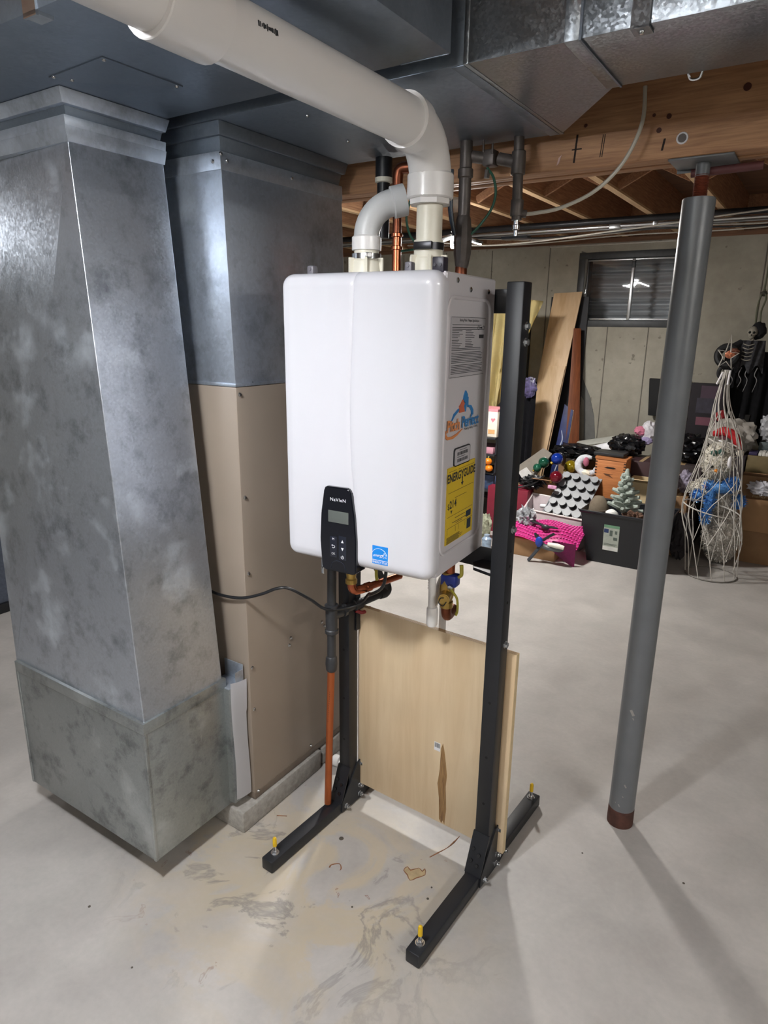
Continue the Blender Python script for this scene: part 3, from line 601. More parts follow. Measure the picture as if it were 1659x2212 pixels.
# plywood board bolted behind the uprights
pb = thing('plywood_board', 'pale plywood board with dark knot mounted low between the black uprights', 'board', (.23, .332, .06), 'S')
part('sheet', MB().box(-.01, .526, .322, .339, .062, .704, .0008), M_PLY, pb)
for k in range(4): part('edge_ply', MB().box(-.01, .5263, .3235+k*.004, .3252+k*.004, .0618, .7043), P('#a5845c', .7), pb)
part('right_edge', MB().box(.5262, .5268, .3222, .3388, .0622, .7038), P('#d3bd95', .6, 0, .06, 40), pb)
M_KN = wood('knot_streak', '#6b4a2e', '#a98758', 7, 'z', .5, 0, (40, 40, 2.5))
part('knot', MB().prism([(.307, .325), (.313, .345), (.321, .31), (.331, .24), (.328, .20), (.333, .12), (.329, .064), (.322, .075), (.318, .064), (.309, .075), (.306, .15), (.299, .20), (.305, .25)], .3214, .323, 'xz'), M_KN, pb, label='dark brown knot streak')
bl = part('barcode_sticker', MB().box(.283, .304, .3212, .3225, .312, .340), M_PAPER, pb)
mb = MB()
xx = .285
while xx < .302: wd = random.choice((.0007, .0012)); mb.box(xx, xx+wd, .3208, .3213, .323, .338); xx += wd+.0011
part('barcode', mb, M_PRINT, bl, kind='stuff')

# ------------------------------------------------------------------ plumbing under the heater (W frame)
gp = thing('gas_pipe', 'black iron gas pipe with tee, drop leg and side run under heater', 'pipe', (.008, .2, .54), 'W')
GX, GY = .006, .2
part('drop_leg', MB().cyl((.011, GY, .97), (GX, GY, .73), .0135).cyl((GX, GY, .70), (.004, GY, .54), .0135), M_IRON, gp)
part('top_coupling', MB().lathe([(.016, 0), (.018, .002), (.018, .028), (.016, .03)], (.011, GY, .865)), M_IRON, gp)
part('tee', MB().lathe([(.0165, .655), (.0205, .658), (.0205, .668), (.018, .671), (.018, .735), (.0205, .738), (.0205, .748), (.0165, .75)], (GX, GY, 0)).cyl((GX, GY, .715), (GX+.008, GY+.038, .715), .0175), M_IRON, gp)
part('lower_coupling', MB().lathe([(.0135, .53), (.017, .535), (.0185, .555), (.017, .575), (.0135, .58)], (.004, GY, 0)), M_IRON, gp)
dg = (Vector((.065, .426, .724))-Vector((GX, GY, .715)))
gq = lambda t: Vector((GX, GY, .715))+dg*t
part('side_run', MB().cyl(gq(.1), gq(.92), .0125), M_IRON, gp)
part('union', MB().lathe([(.015, 0), (.021, .002), (.021, .012), (.015, .014)], gq(.17), dg, 10).lathe([(.015, 0), (.018, .002), (.018, .030), (.015, .032)], gq(.38), dg), M_IRON, gp)
part('elbow', MB().tube([gq(.86), gq(.95), gq(1.0)+Vector((-.001, 0, .008)), gq(1.0)+Vector((-.004, 0, .028))], [.0155, .018, .018, .0155], 16, 4), M_IRON, gp)
part('nipple', MB().cyl(gq(1.0)+Vector((-.003, 0, .02)), gq(1.0)+Vector((-.03, -.03, .10)), .0105).cyl(gq(1.0)+Vector((-.03, -.03, .10)), (.04, .30, .97), .0105), M_IRON, gp)
part('valve_lever', MB().tube([gq(.42)+Vector((0, 0, -.02)), gq(.5)+Vector((.01, .0, -.03)), gq(.62)+Vector((.015, 0, -.022))], .006, 8), P('#7a1418', .4), gp, label='dark red lever')
dt = thing('drain_tube', 'orange copper relief drain tube hanging from black coupling down to the stand foot', 'pipe', (-.005, .2, .045), 'W')
part('tube', MB().cyl((.003, GY, .545), (-.016, GY, .045), .0112), M_COPDULL, dt)
mb = MB()
for k in range(14): mb.box(.0035-.0006*k, .0046-.0006*k, GY-.0117, GY-.011, .46-k*.008, .464-k*.008)
part('print_marks', mb, P('#5a2c1a', .6), dt, kind='stuff')
# hot side: brass valve and copper elbow
hc = thing('hot_water_pipe', 'bright copper pipe with brass valve under the heater beside the gas drop', 'pipe', (.115, .19, .83), 'W')
part('valve_body', MB().lathe([(.010, 0), (.0165, .003), (.0165, .015), (.013, .018), (.0165, .05), (.0165, .062), (.012, .066), (.012, .115)], (.108, .15, .852), seg=12).blob((.098, .147, .90), (.020, .02, .017), 2), M_BRASS, hc)
part('elbow', MB().tube([(.109, .15, .856), (.110, .151, .842), (.114, .160, .831), (.124, .18, .83), (.128, .195, .83)], .0125, 16, 4), M_COPPER, hc)
part('pipe', MB().cyl((.126, .187, .83), (.165, .33, .83), .0105), M_COPPER, hc)
part('solder_cup', MB().lathe([(.0115, 0), (.0135, .002), (.0135, .02), (.0115, .022)], (.127, .192, .83), (.27, .96, 0)), M_COPPER, hc)
part('lever', MB().tube([(.16, .20, .92), (.16, .198, .88), (.162, .199, .858)], .0045, 8, 3), M_YGREEN, hc, label='yellow dipped lever')
# condensate drain
cw = thing('condensate_pipe', 'white plastic condensate drain pipe with elbow under heater front right', 'pipe', (.325, .22, .77), 'W')
part('drop', MB().cyl((.322, .22, .97), (.325, .22, .79), .0105), M_PVC, cw)
part('fitting', MB().lathe([(.013, .752), (.0155, .757), (.0155, .80), (.0145, .806), (.011, .808)], (.326, .22, 0)), M_PVC, cw)
part('branch', MB().tube([(.326, .22, .80), (.322, .25, .825), (.316, .29, .85), (.312, .31, .856), (.309, .325, .845), (.309, .328, .77), (.309, .328, .69)], .0105, 14, 4), M_PVC, cw)
mb = MB()
for k in range(9): mb.box(.3135, .3143, .2126, .2136, .86+k*.0075, .865+k*.0075)
part('print_marks', mb, M_PRINT, cw, kind='stuff')
# cold side service valve
cv = thing('service_valve', 'brass service valve with blue wrap and yellow levers under heater right side', 'valve', (.355, .25, .85), 'W')
part('tail_pipe', MB().cyl((.362, .25, .97), (.362, .25, .905), .0125), M_COPPER, cv)
part('valve_body', MB().lathe([(.012, .80), (.018, .803), (.018, .82), (.0145, .822), (.019, .835), (.021, .86), (.018, .885), (.016, .905)], (.354, .25, 0), seg=16), M_BRASS, cv)
part('drain_port', MB().cyl((.354, .25, .845), (.366, .205, .843), .0155).cyl((.366, .205, .843), (.3665, .203, .843), .012, seg=18), M_BRASS, cv)
part('cap_tether', MB().tube([(.367, .202, .849), (.358, .200, .846), (.354, .200, .832), (.366, .201, .826), (.374, .203, .838)], .0014, 6, 5), M_RUBBER, cv)
part('blue_wrap', MB().box(.340, .386, .232, .268, .868, .902, .006), M_BLUE, cv)
part('upper_lever', MB().tube([(.385, .25, .895), (.396, .245, .905), (.397, .243, .925), (.396, .243, .935)], .0052, 8, 4, sx=.6), M_YGREEN, cv)
part('lower_lever', MB().tube([(.372, .228, .868), (.386, .222, .86), (.398, .22, .845), (.400, .22, .815), (.396, .22, .80)], .0055, 8, 4, sx=.6), M_YGREEN, cv)
part('stem_nut', MB().cyl((.372, .245, .875), (.374, .222, .872), .007, seg=6), M_STEEL, cv)
part('elbow', MB().tube([(.354, .25, .812), (.354, .25, .79), (.352, .262, .772), (.349, .285, .768), (.345, .32, .77)], .0145, 16, 4), M_COPPERD, cv)
# power cord
solo('power_cord', MB().tube([(-.36, .03, .80), (-.311, .04, .776), (-.25, .045, .772), (-.193, .05, .780), (-.13, .055, .805), (-.085, .06, .828), (-.055, .08, .828), (-.02, .13, .785), (.012, .177, .742), (.06, .26, .738), (.11, .24, .79), (.19, .12, .85), (.25, .08, .90), (.262, .08, .972)], .0045, 8, 6), M_RUBBER, 'thin black power cord drooping from the furnace across to heater underside', 'cord', (0, .05, .8), 'W')

# ------------------------------------------------------------------ pipes behind the heater up to the beam (H frame)
YI = .52
ir = thing('iron_gas_riser', 'dark iron gas riser with lever shut-off behind the heater', 'pipe', (.217, YI, 1.9), 'H')
part('pipe', MB().cyl((.217, YI, 2.06), (.217, YI, 1.80), .0165), M_IRONDK, ir)
part('collar', MB().lathe([(.017, 0), (.0205, .003), (.0205, .022), (.017, .025)], (.217, YI, 1.93)), M_IRONDK, ir)
part('valve_body', MB().lathe([(.015, 1.70), (.019, 1.71), (.024, 1.74), (.026, 1.77), (.024, 1.80), (.020, 1.83), (.016, 1.84)], (.217, YI, 0), seg=10), M_IRONDK, ir)
part('lever', MB().tube([(.206, YI-.03, 1.785), (.199, YI-.045, 1.85), (.198, YI-.045, 1.945)], [.008, .011, .0105], 10, 3, sx=.6), P('#1f2a36', .4), ir, label='blue-black dipped lever')
cp_ = thing('copper_riser', 'brown copper water riser with elbow behind heater between the white pipes', 'pipe', (.002, YI, 1.7), 'H')
part('pipe', MB().cyl((.002, YI, 1.96), (.002, YI, .9), .0125), M_COPPERD, cp_)
part('lower_pipe', MB().cyl((.002, YI, 1.80), (.002, YI, .9), .0130), M_COPPER, cp_)
part('elbow', MB().tube([(.002, YI, 1.93), (.002, YI, 1.955), (.010, YI, 1.975), (.04, YI+.01, 1.978), (.09, YI+.05, 1.978)], .0155, 14, 3), M_COPPERD, cp_)
for z in (1.80, 1.765): part('press_ring', MB().lathe([(.013, -.006), (.0175, -.004), (.0175, .004), (.013, .006)], (.002, YI, z)), M_COPPER, cp_)
c3 = thing('cold_copper_pipe', 'copper pipe rising behind heater right corner below the iron valve', 'pipe', (.2, .42, 1.6), 'H')
part('pipe', MB().cyl((.2155, YI, 1.70), (.2145, YI, .9), .0132), M_COPPERD, c3)
part('press_ring', MB().lathe([(.013, -.006), (.0175, -.004), (.0175, .004), (.013, .006)], (.2155, YI, 1.655)), M_COPPER, c3)
part('adapter', MB().lathe([(.0165, -.03), (.0165, .0), (.014, .004)], (.2155, YI, 1.705)), M_COPPERD, c3)
dp_ = thing('drain_stack', 'black plastic pipe with cream collar dropping beside the supply plenum', 'pipe', (-.072, .54, 2.0), 'H')
part('pipe', MB().cyl((-.072, .56, 2.06), (-.074, .56, 1.80), .019), M_BLACK, dp_)
part('fitting', MB().lathe([(.020, 1.965), (.025, 1.967), (.025, 2.06), (.02, 2.061)], (-.072, .56, 0)), M_BLACK, dp_)
part('collar', MB().lathe([(.020, 1.952), (.0262, 1.954), (.0262, 1.966), (.02, 1.967)], (-.072, .56, 0)), M_CREAM, dp_)
g2 = thing('capped_gas_drop', 'dark iron pipe with tee and brass fitting hanging in front of the beam', 'pipe', (.356, .55, 1.9), 'H')
part('pipe', MB().cyl((.352, .55, 2.06), (.359, .55, 1.82), .0135), M_IRONDK, g2)
part('tee', MB().lathe([(.0165, 1.93), (.0185, 1.932), (.0185, 1.985), (.0165, 1.987)], (.355, .55, 0)).cyl((.355, .55, 1.96), (.30, .55, 1.975), .0155), M_IRONDK, g2)
part('ground_clamp', MB().box(.258, .292, .53, .57, 1.958, 1.998, .006).cyl((.262, .53, 1.99), (.262, .53, 2.02), .003, seg=8).cyl((.288, .53, 1.985), (.288, .53, 2.01), .003, seg=8).cyl((.27, .545, 1.95), (.268, .545, 1.93), .008, seg=6), M_IRONDK, g2)
part('arm', MB().cyl((.225, .53, 1.985), (.27, .55, 1.978), .015), M_IRONDK, g2)
part('brass_fitting', MB().lathe([(.006, 1.775), (.006, 1.795), (.010, 1.797), (.010, 1.808), (.0075, 1.81), (.0075, 1.835)], (.3585, .55, 0), seg=12), M_ZINC, g2)
part('coupling', MB().lathe([(.0165, 1.83), (.017, 1.832), (.017, 1.868), (.0165, 1.87)], (.3582, .55, 0)).cyl((.362, .55, 1.838), (.382, .56, 1.835), .010), M_IRONDK, g2)
part('saddle', MB().box(.325, .40, .53, .565, 1.772, 1.779, .002), M_IRON, g2)
solo('ground_wire', MB().tube([(.268, .545, 1.955), (.288, .545, 1.93), (.297, .545, 1.89), (.288, .54, 1.85), (.26, .53, 1.81), (.235, .52, 1.785), (.222, .515, 1.775)], .0036, 7, 6), M_GREEN, 'green ground wire looping from the clamp to the iron gas riser', 'wire', (.26, .54, 1.9))
solo('ground_wire', MB().tube([(-.02, .56, 1.9), (.025, .55, 1.90), (.018, .545, 1.85), (.03, .55, 1.80), (.06, .56, 1.775), (.11, .57, 1.77), (-.04, .6, 1.765)], .0036, 7, 6), M_GREEN, 'green wire hanging behind the copper riser left of exhaust pipe', 'wire', (.02, .55, 1.8))
solo('plastic_tube', MB().tube([(.648, .59, 2.10), (.652, .585, 2.03), (.635, .58, 1.97), (.60, .58, 1.918), (.545, .58, 1.875), (.47, .57, 1.845), (.41, .56, 1.836), (.38, .56, 1.835)], .0048, 10, 6), P('#b9b4a6', .4, 0, .04, 8), 'translucent white plastic tube curving down in front of the beam', 'tube', (.6, .58, 2.0))

# ------------------------------------------------------------------ beam, column (H frame)
BZ = 1.948
bm_ = thing('wooden_beam', 'laminated wooden floor beam carried by the grey steel column', 'beam', (.6, .69, BZ), 'H')
for k in range(3):
    y0 = .635+k*.0395
    part('beam_ply', MB().box(XL, XR, y0, y0+.0385, BZ+.003*(k == 1), BZ+.302, .002), M_BEAM, bm_)
M_MARK = P('#2a1d16', .8)
for (x, z0, z1, wd) in ((.474, 1.962, 2.028, .005), (.541, 1.968, 2.02, .002), (.546, 1.968, 2.02, .002), (.692, 1.966, 1.992, .005)):
    part('pencil_mark', MB().hexa([(x-wd/2, .6345, z0), (x+wd/2, .6345, z0), (x+wd/2, .636, z0), (x-wd/2, .636, z0), (x+.004-wd/2, .6345, z1), (x+.004+wd/2, .6345, z1), (x+.004+wd/2, .636, z1), (x+.004-wd/2, .636, z1)]), M_MARK, bm_)
part('pencil_mark', MB().box(.466, .492, .6345, .636, 1.992, 1.995), M_MARK, bm_)
for x, z, r in ((.863, 2.077, .0085), (.498, 2.046, .0045), (.665, 2.047, .004), (.70, 2.04, .006), (.68, 2.012, .006)): part('knot', MB().cyl((x, .634, z), (x, .636, z), r, seg=16), P('#4a2417', .6), bm_)
part('washer', MB().tube([(.736+.0115*math.cos(R(a)), .6345, 1.988+.0115*math.sin(R(a))) for a in range(0, 360, 24)], .0024, 6, 1, True), M_PAPER, bm_)
part('bolt_hole', MB().cyl((.736, .6325, 1.988), (.736, .636, 1.988), .0095, seg=18), M_IRONDK, bm_)
part('splinter', MB().prism([(.428, 1.960), (.434, 1.965), (.440, 1.985), (.432, 1.978)], .6335, .636), P('#caa9a0', .7), bm_)
CX, CY = .779, .706
co = thing('steel_column', 'grey painted steel support column with rusty foot under the beam', 'column', (CX, CY, 0), 'H')
part('tube', MB().cyl((CX, CY, .055), (CX, CY, 1.862), .0392, seg=40, bev=.002), M_GREYPAINT, co)
part('rusty_foot', MB().lathe([(.0400, -.005), (.0402, .02), (.0400, .05), (.0395, .06), (.038, .062)], (CX, CY, 0), seg=36), M_RUST, co)
for (a, z, ww) in ((-92, .085, .010), (-80, .12, .006), (-110, .09, .005), (-75, .16, .012), (-85, .42, .02), (-78, .40, .008)):
    d = Vector((math.cos(R(a)), math.sin(R(a)), 0)); part('paint_chip', MB().obox(Vector((CX, CY, z))+d*.0388, (.0012, ww*.4, ww), Matrix((d, Vector((0,0,1)).cross(d), Vector((0,0,1)))).transposed() @ Matrix.Rotation(.5, 3, 'X')), P('#8c8a86', .7), co)
th = [(.017, 1.860)]
z = 1.862
while z < 1.915: th += [(.0155, z), (.0175, z+.0017), (.0155, z+.0034)]; z += .0034
part('screw_jack', MB().lathe(th, (CX, CY, 0), seg=24), M_RUSTTHREAD, co)
part('sleeve', MB().cyl((CX, CY, 1.912), (CX, CY, 1.943), .0165), M_GREYPAINT, co)
part('top_plate', MB().box(CX-.072, CX+.075, CY-.062, CY+.062, 1.9425, 1.9475, .0015).box(CX-.072, CX+.075, CY+.058, CY+.062, 1.935, 1.945), M_GREYPAINT, co)
part('jack_bar', MB().cyl((CX-.03, CY+.02, 1.925), (CX+.13, CY+.03, 1.93), .010), P('#5b3434', .6, .2), co)

# ------------------------------------------------------------------ furnace, plenum, ducts (H frame)
FX0, FX1, FY0, FY1 = -.71, -.206, .052, .535
solo('concrete_slab', MB().box(-.76, -.193, -.018, .375, 0, .075, .006, 2, None, .002), M_LOG, 'rough grey concrete pad slab under the brown furnace front', 'slab', (-.4, .2, 0))
solo('concrete_slab', MB().box(-.76, -.198, .39, .60, 0, .072, .006, 2, None, .002), M_LOG, 'second concrete pad slab under the rear of the brown furnace', 'slab', (-.4, .5, 0))
fu = thing('furnace', 'tall brown metal furnace cabinet standing on concrete slabs behind the return duct', 'furnace', (-.45, .3, .076), 'H')
part('cabinet', MB().box(FX0, FX1, FY0, FY1, .076, 1.381, .004), M_BROWN, fu)
part('base_rail', MB().box(FX0, FX1+.001, FY0-.001, FY1, .076, .10, .001), P('#6e6256', .45, .15), fu)
for (y, z) in ((.064, 1.361), (.066, 1.073), (.066, .844), (.064, .54), (.064, .397), (.066, .10), (.242, .567), (.234, .544), (.403, .561), (.418, .541), (.33, .115)):
    part('screw', MB().lathe([(.0058, 0), (.0058, .002), (.0035, .0045)], (FX1, y, z), (1, 0, 0), 12).cyl((FX1+.002, y, z), (FX1+.005, y, z), .0036, seg=6), M_STEEL, fu)
pl = thing('supply_plenum', 'galvanised sheet plenum standing on top of the brown furnace', 'duct', (-.45, .3, 1.382), 'H')
def taper(mb, b0, b1, z0, z1):
    (x0, x1, y0, y1), (X0, X1, Y0, Y1) = b0, b1
    return mb.hexa([(x0, y0, z0), (x1, y0, z0), (x1, y1, z0), (x0, y1, z0), (X0, Y0, z1), (X1, Y0, z1), (X1, Y1, z1), (X0, Y1, z1)], .0012)
part('body', taper(MB(), (-.70, -.209, .054, .557), (-.70, -.226, .056, .557), 1.382, 1.955), M_GALV, pl)
part('base_flange', MB().box(-.704, -.2055, .0505, .560, 1.3815, 1.390, .0008), M_GALV, pl)
part('top_band', taper(MB(), (-.702, -.2235, .0535, .559), (-.702, -.2245, .0535, .559), 1.915, 1.957), M_GALV, pl)
part('neck', taper(MB(), (-.69, -.232, .062, .551), (-.69, -.224, .054, .557), 1.957, 1.996), M_TRUNK, pl)
part('collar', taper(MB(), (-.706, -.216, .046, .563), (-.712, -.206, .036, .565), 1.990, 2.019), M_TRUNK, pl)
for (x, y, z) in ((-.2245, .075, 1.938), (-.2245, .055, 1.95), (-.212, .12, 1.388), (-.2245, .32, 1.94)): part('screw', MB().lathe([(.005, 0), (.005, .002), (.003, .0045)], (x, y, z), (1, 0, 0), 10), M_STEEL, pl)
part('screw', MB().lathe([(.005, 0), (.005, .002), (.003, .0045)], (-.25, .0535, 1.935), (0, -1, 0), 10), M_STEEL, pl)

rd = thing('return_duct', 'tall tapering galvanised return duct standing in front of the furnace', 'duct', (-.55, -.16, .09), 'H')
part('base_box', MB().box(-.858, -.244, -.302, -.012, .09, .518, .001), M_GALVD, rd)
part('base_lip', MB().box(-.860, -.2420, -.3045, -.010, .495, .528, .001), M_GALVD, rd)
for x in (-.252, -.862): part('corner_seam', MB().box(x, x+.0105, -.3045, -.294, .09, .497, .002), M_GALVD, rd)
b = bmesh.new(); V8 = [b.verts.new(p) for p in ((-.864, -.296, .52), (-.249, -.296, .52), (-.249, -.018, .52), (-.864, -.018, .52), (-.925, -.245, 1.93), (-.342, -.279, 1.93), (-.342, -.024, 1.93), (-.925, -.024, 1.93))]
for f in ((0, 1, 5), (0, 5, 4), (1, 2, 6, 5), (2, 3, 7, 6), (3, 0, 4, 7), (4, 5, 6, 7), (3, 2, 1, 0)): b.faces.new([V8[i] for i in f])
bmesh.ops.recalc_face_normals(b, faces=b.faces)
bmesh.ops.bevel(b, geom=[e for e in b.edges if {e.verts[0], e.verts[1]} in ({V8[1], V8[5]}, {V8[2], V8[6]}, {V8[0], V8[4]}, {V8[0], V8[5]})], offset=.0028, segments=3, profile=.5, affect='EDGES')
mb = MB(); mb._add(b); part('taper', mb, M_GALV2, rd, 8)
part('top_band', taper(MB(), (-.928, -.339, -.281, -.022), (-.926, -.332, -.289, -.020), 1.922, 1.952), M_GALV, rd)
part('upper_band', taper(MB(), (-.926, -.334, -.287, -.021), (-.926, -.332, -.289, -.020), 1.952, 1.972), M_GALV, rd)
part('neck', taper(MB(), (-.922, -.345, -.276, -.028), (-.922, -.338, -.282, -.024), 1.972, 1.996), M_TRUNK, rd)
part('collar', taper(MB(), (-.926, -.326, -.294, -.024), (-.93, -.316, -.304, -.018), 1.992, 2.019), M_GALV, rd)
part('connector_stub', MB().box(-.30, -.222, -.02, .048, .10, .497, .001), M_GALVD, rd)
part('stub_flange', MB().box(-.30, -.2235, -.018, .043, .497, .500, .001).box(-.30, -.2235, .041, .044, .497, .555, .001).box(-.2255, -.2235, .01, .043, .497, .54), M_GALV, rd)
solo('paper_sheet', MB().sheet(lambda u, v: (-.2165+.003*math.sin(v*6+u)+.0035*(1 if v > .72 else 0)*u, -.016+.060*u, .115+.405*v-.02*u+.012*u*u), 8, 24, .001), M_PAPER, 'folded white paper sheet hanging between return duct and furnace', 'paper', (-.2, 0, .3))

# overhead trunks
ra = thing('return_air_duct', 'galvanised return air trunk overhead above the tapering return duct', 'duct', (-.5, -.27, 2.02), 'H')
part('box', MB().box(-2.6, .455, -.523, -.027, 2.02, 2.235, .001), M_TRUNK, ra)
part('end_flange', MB().box(.35, .452, -.03, -.0265, 2.019, 2.232, .0005), M_TRUNK, ra)
part('access_patch', MB().prism([(-.289, -.342), (-.10, -.352), (-.098, -.165), (-.27, -.30)], 2.0175, 2.021, 'xy'), M_TRUNK, ra)
for x, y in ((-.275, -.34), (-.108, -.343), (-.105, -.175), (-.036, -.513), (-.26, -.31)): part('screw', MB().lathe([(.004, 0), (.004, .002), (.0025, .0045)], (x, y, 2.0185), (0, 0, -1), 10), M_STEEL, ra)
part('hanger_strap', MB().box(-.055, -.02, -.526, -.521, 2.012, 2.235).box(-.055, -.02, -.526, -.495, 2.014, 2.0195), M_ZINC, ra)
sa = thing('supply_air_duct', 'galvanised supply air trunk overhead with bright seams beside the beam', 'duct', (.2, .3, 2.02), 'H')
part('main_box', MB().box(-2.6, .458, .03, .575, 2.02, 2.235, .001), M_TRUNK, sa)
part('reducer', MB().prism([(.4585, .03), (.662, .03), (.662, .295), (.4585, .575)], 2.02, 2.235, 'xy', .001), M_GALVB, sa)
part('branch_box', MB().box(.664, 3.9, .03, .297, 2.02, 2.235, .001), M_GALVB, sa)
part('drive_cleat', MB().box(.645, .672, .0275, .2985, 2.0185, 2.2355, .001).box(.452, .462, .0285, .578, 2.0188, 2.2355, .001), M_GALVB, sa)
part('seam_lip', MB().box(.426, .452, .032, .575, 2.0183, 2.0205, .0004).box(.672, .676, .026, .299, 2.017, 2.236), M_TRUNK, sa)
for x in (.757, 1.9): 
    hs = part('hanger_strap', MB().box(x, x+.030, .0265, .0295, 2.0165, 2.25).box(x, x+.030, .0265, .06, 2.0162, 2.0192), M_GALVB, sa)
    part('strap_screw', MB().lathe([(.0045, 0), (.0045, .002), (.003, .005)], (x+.015, .042, 2.0165), (0, 0, -1), 10), M_STEEL, hs)
part('hanger_loop', MB().tube([(.80, .298, 2.022), (.805, .305, 2.012), (.82, .305, 2.012), (.826, .298, 2.022)], .0025, 6, 4), M_ZINC, sa)
for x, y in ((.0, .12), (.06, .22), (-.05, .35), (.07, .31)): part('screw', MB().lathe([(.004, 0), (.004, .002), (.0025, .0045)], (x, y, 2.0185), (0, 0, -1), 10), M_STEEL, sa)

# ------------------------------------------------------------------ services under the far joists
solo('gas_main', MB().cyl((XL+.1, 3.5, 2.226), (XR-.1, 3.5, 2.226), .021), P('#2c2d30', .4, .5), 'black iron gas main running under far joists', 'pipe', (0, 3.5, 2.22))
em = thing('conduit', 'bright steel electrical conduit with coupling below the black gas main', 'conduit', (0, 3.62, 2.21), 'H')
part('tube', MB().cyl((XL+.1, 3.62, 2.208), (XR-.1, 3.62, 2.208), .0105), M_ALU, em)
part('coupling', MB().box(-.262, -.185, 3.605, 3.64, 2.19, 2.222, .006), M_ALU, em)
part('strap', MB().box(.02, .05, 3.605, 3.64, 2.195, 2.25, .002), M_ZINC, em)
solo('conduit', MB().cyl((XL+.1, 3.95, 2.236), (XR-.1, 3.95, 2.236), .0095), P('#8c8e90', .4, .8), 'thin grey conduit farther back under the joists', 'conduit', (0, 3.95, 2.236))
def cable(pts, r, mat, label): solo('cable', MB().tube(pts, r, 6, 5), mat, label, 'cable', pts[0])
M_CABW = P('#c9c6bd', .5); M_CABK = P('#2b2b2d', .5)
cable([(-1.6, 3.3, 2.16), (-1.1, 3.3, 2.10), (-.8, 3.3, 2.096), (-.5, 3.3, 2.11), (-.2, 3.32, 2.135), (.1, 3.35, 2.16), (.5, 3.4, 2.2), (.9, 3.45, 2.235)], .005, M_CABW, 'white cable sagging below the conduit near the lamp')
cable([(-1.5, 4.0, 2.24), (-.9, 4.0, 2.20), (-.4, 4.0, 2.21), (.1, 4.0, 2.235), (.6, 4.0, 2.22), (1.2, 4.0, 2.235)], .006, M_CABW, 'white cable strung low along the far joists')
cable([(-1.6, 3.8, 2.23), (-.8, 3.8, 2.185), (0, 3.8, 2.20), (.7, 3.8, 2.18), (1.3, 3.8, 2.23)], .006, M_CABK, 'black cable hanging between the two conduits')
cable([(-2.2, 4.2, 2.24), (-1.2, 4.2, 2.195), (-.3, 4.2, 2.22), (.4, 4.2, 2.215), (1.2, 4.2, 2.24)], .005, M_CABW, 'white cable nearest the back wall top')
solo('white_strip', MB().box(-1.0, .12, YB-.012, YB-.002, 2.196, 2.206, .002), M_CABW, 'thin white strip along the top of the back wall over the window', 'strip', (-.4, YB-.01, 2.2))
# floor pipe behind stand
fp = thing('floor_drain_pipe', 'white plastic pipe lying on floor behind the stand with end cap', 'pipe', (-.03, .43, .02), 'W')
part('pipe', MB().cyl((-.12, .425, .0165), (.10, .425, .0165), .0155), M_PVC, fp)
part('cap', MB().lathe([(.016, 0), (.0205, .002), (.0205, .024), (.018, .028), (.010, .0285)], (-.118, .425, .0206), (-1, 0, 0)), M_PVC, fp)
tk = thing('storage_chest', 'dark blue-grey textured trunk with black base at far left edge', 'trunk', (-2.75, .8, 0), 'H')
part('body', MB().box(-3.1, -2.47, .2, 1.6, .05, .75, .02), P('#4b5260', .8, 0, .15, 60, .4), tk)
part('base_strip', MB().box(-3.11, -2.46, .19, 1.61, 0, .055, .005), M_RUBBER, tk)

# ------------------------------------------------------------------ stored things by the back wall (H frame)
def carton(name, label, x0, x1, y0, y1, z0, z1, mat=None, flaps=False, cat='box', group=None):
    t = thing(name, label, cat, ((x0+x1)/2, (y0+y1)/2, z0), 'H', 0, group); m = mat or M_CARD; w = .005
    if not flaps:
        part('body', MB().box(x0, x1, y0, y1, z0, z1, .003), m, t)
        part('tape', MB().box(x0+(x1-x0)*.42, x0+(x1-x0)*.58, y0-.0006, y1, z1-.002, z1+.0008), P('#b59a72', .4), t)
    else:
        part('body', MB().box(x0, x1, y0, y0+w, z0, z1).box(x0, x1, y1-w, y1, z0, z1).box(x0, x0+w, y0, y1, z0, z1).box(x1-w, x1, y0, y1, z0, z1).box(x0, x1, y0, y1, z0, z0+w), m, t)
        part('flap', MB().hexa([(x0, y0, z1), (x1, y0, z1), (x1, y0+.003, z1), (x0, y0+.003, z1), (x0+.01, y0-.09, z1+.035), (x1-.01, y0-.09, z1+.035), (x1-.01, y0-.087, z1+.038), (x0+.01, y0-.087, z1+.038)]), m, t)
        part('flap', MB().hexa([(x1, y0, z1), (x1, y1, z1), (x1-.003, y1, z1), (x1-.003, y0, z1), (x1+.06, y0+.01, z1+.05), (x1+.06, y1-.01, z1+.05), (x1+.057, y1-.01, z1+.05), (x1+.057, y0+.01, z1+.05)]), m, t)
    return t
M_BAG = P('#121316', .22, 0, .2, 30, .7); M_CLEAR = glassy('clear_plastic', '#f4f6f6', .12, .85, 1.2)
# -- black tote with winter things
tt = thing('storage_tote', 'open black plastic tote with a torn white label on front', 'tote', (.09, 3.35, 0), 'H')
mb = MB(); x0, x1, y0, y1, h = -.105, .40, 3.165, 3.56, .352
def wallq(a, b, c, d): mb.hexa([a, b, c, d]+[tuple(Vector(p)+Vector(((.25-p[0])*.02, (3.36-p[1])*.03, 0))) for p in (a, b, c, d)])
B = [(x0+.03, y0+.01, .004), (x1-.03, y0+.01, .004), (x1-.03, y1-.02, .004), (x0+.03, y1-.02, .004)]; T = [(x0-.035, y0-.015, h), (x1+.02, y0-.015, h), (x1+.02, y1, h), (x0-.035, y1, h)]
for i in range(4): wallq(B[i], B[(i+1) % 4], T[(i+1) % 4], T[i])
mb.box(x0+.03, x1-.03, y0+.01, y1-.02, .001, .008)
part('shell', mb, P('#1b1d22', .35, 0, .06, 10), tt)
part('rim', MB().tube([(p[0], p[1], h) for p in T], .010, 8, 1, True), P('#1b1d22', .35, 0, .06, 10), tt)
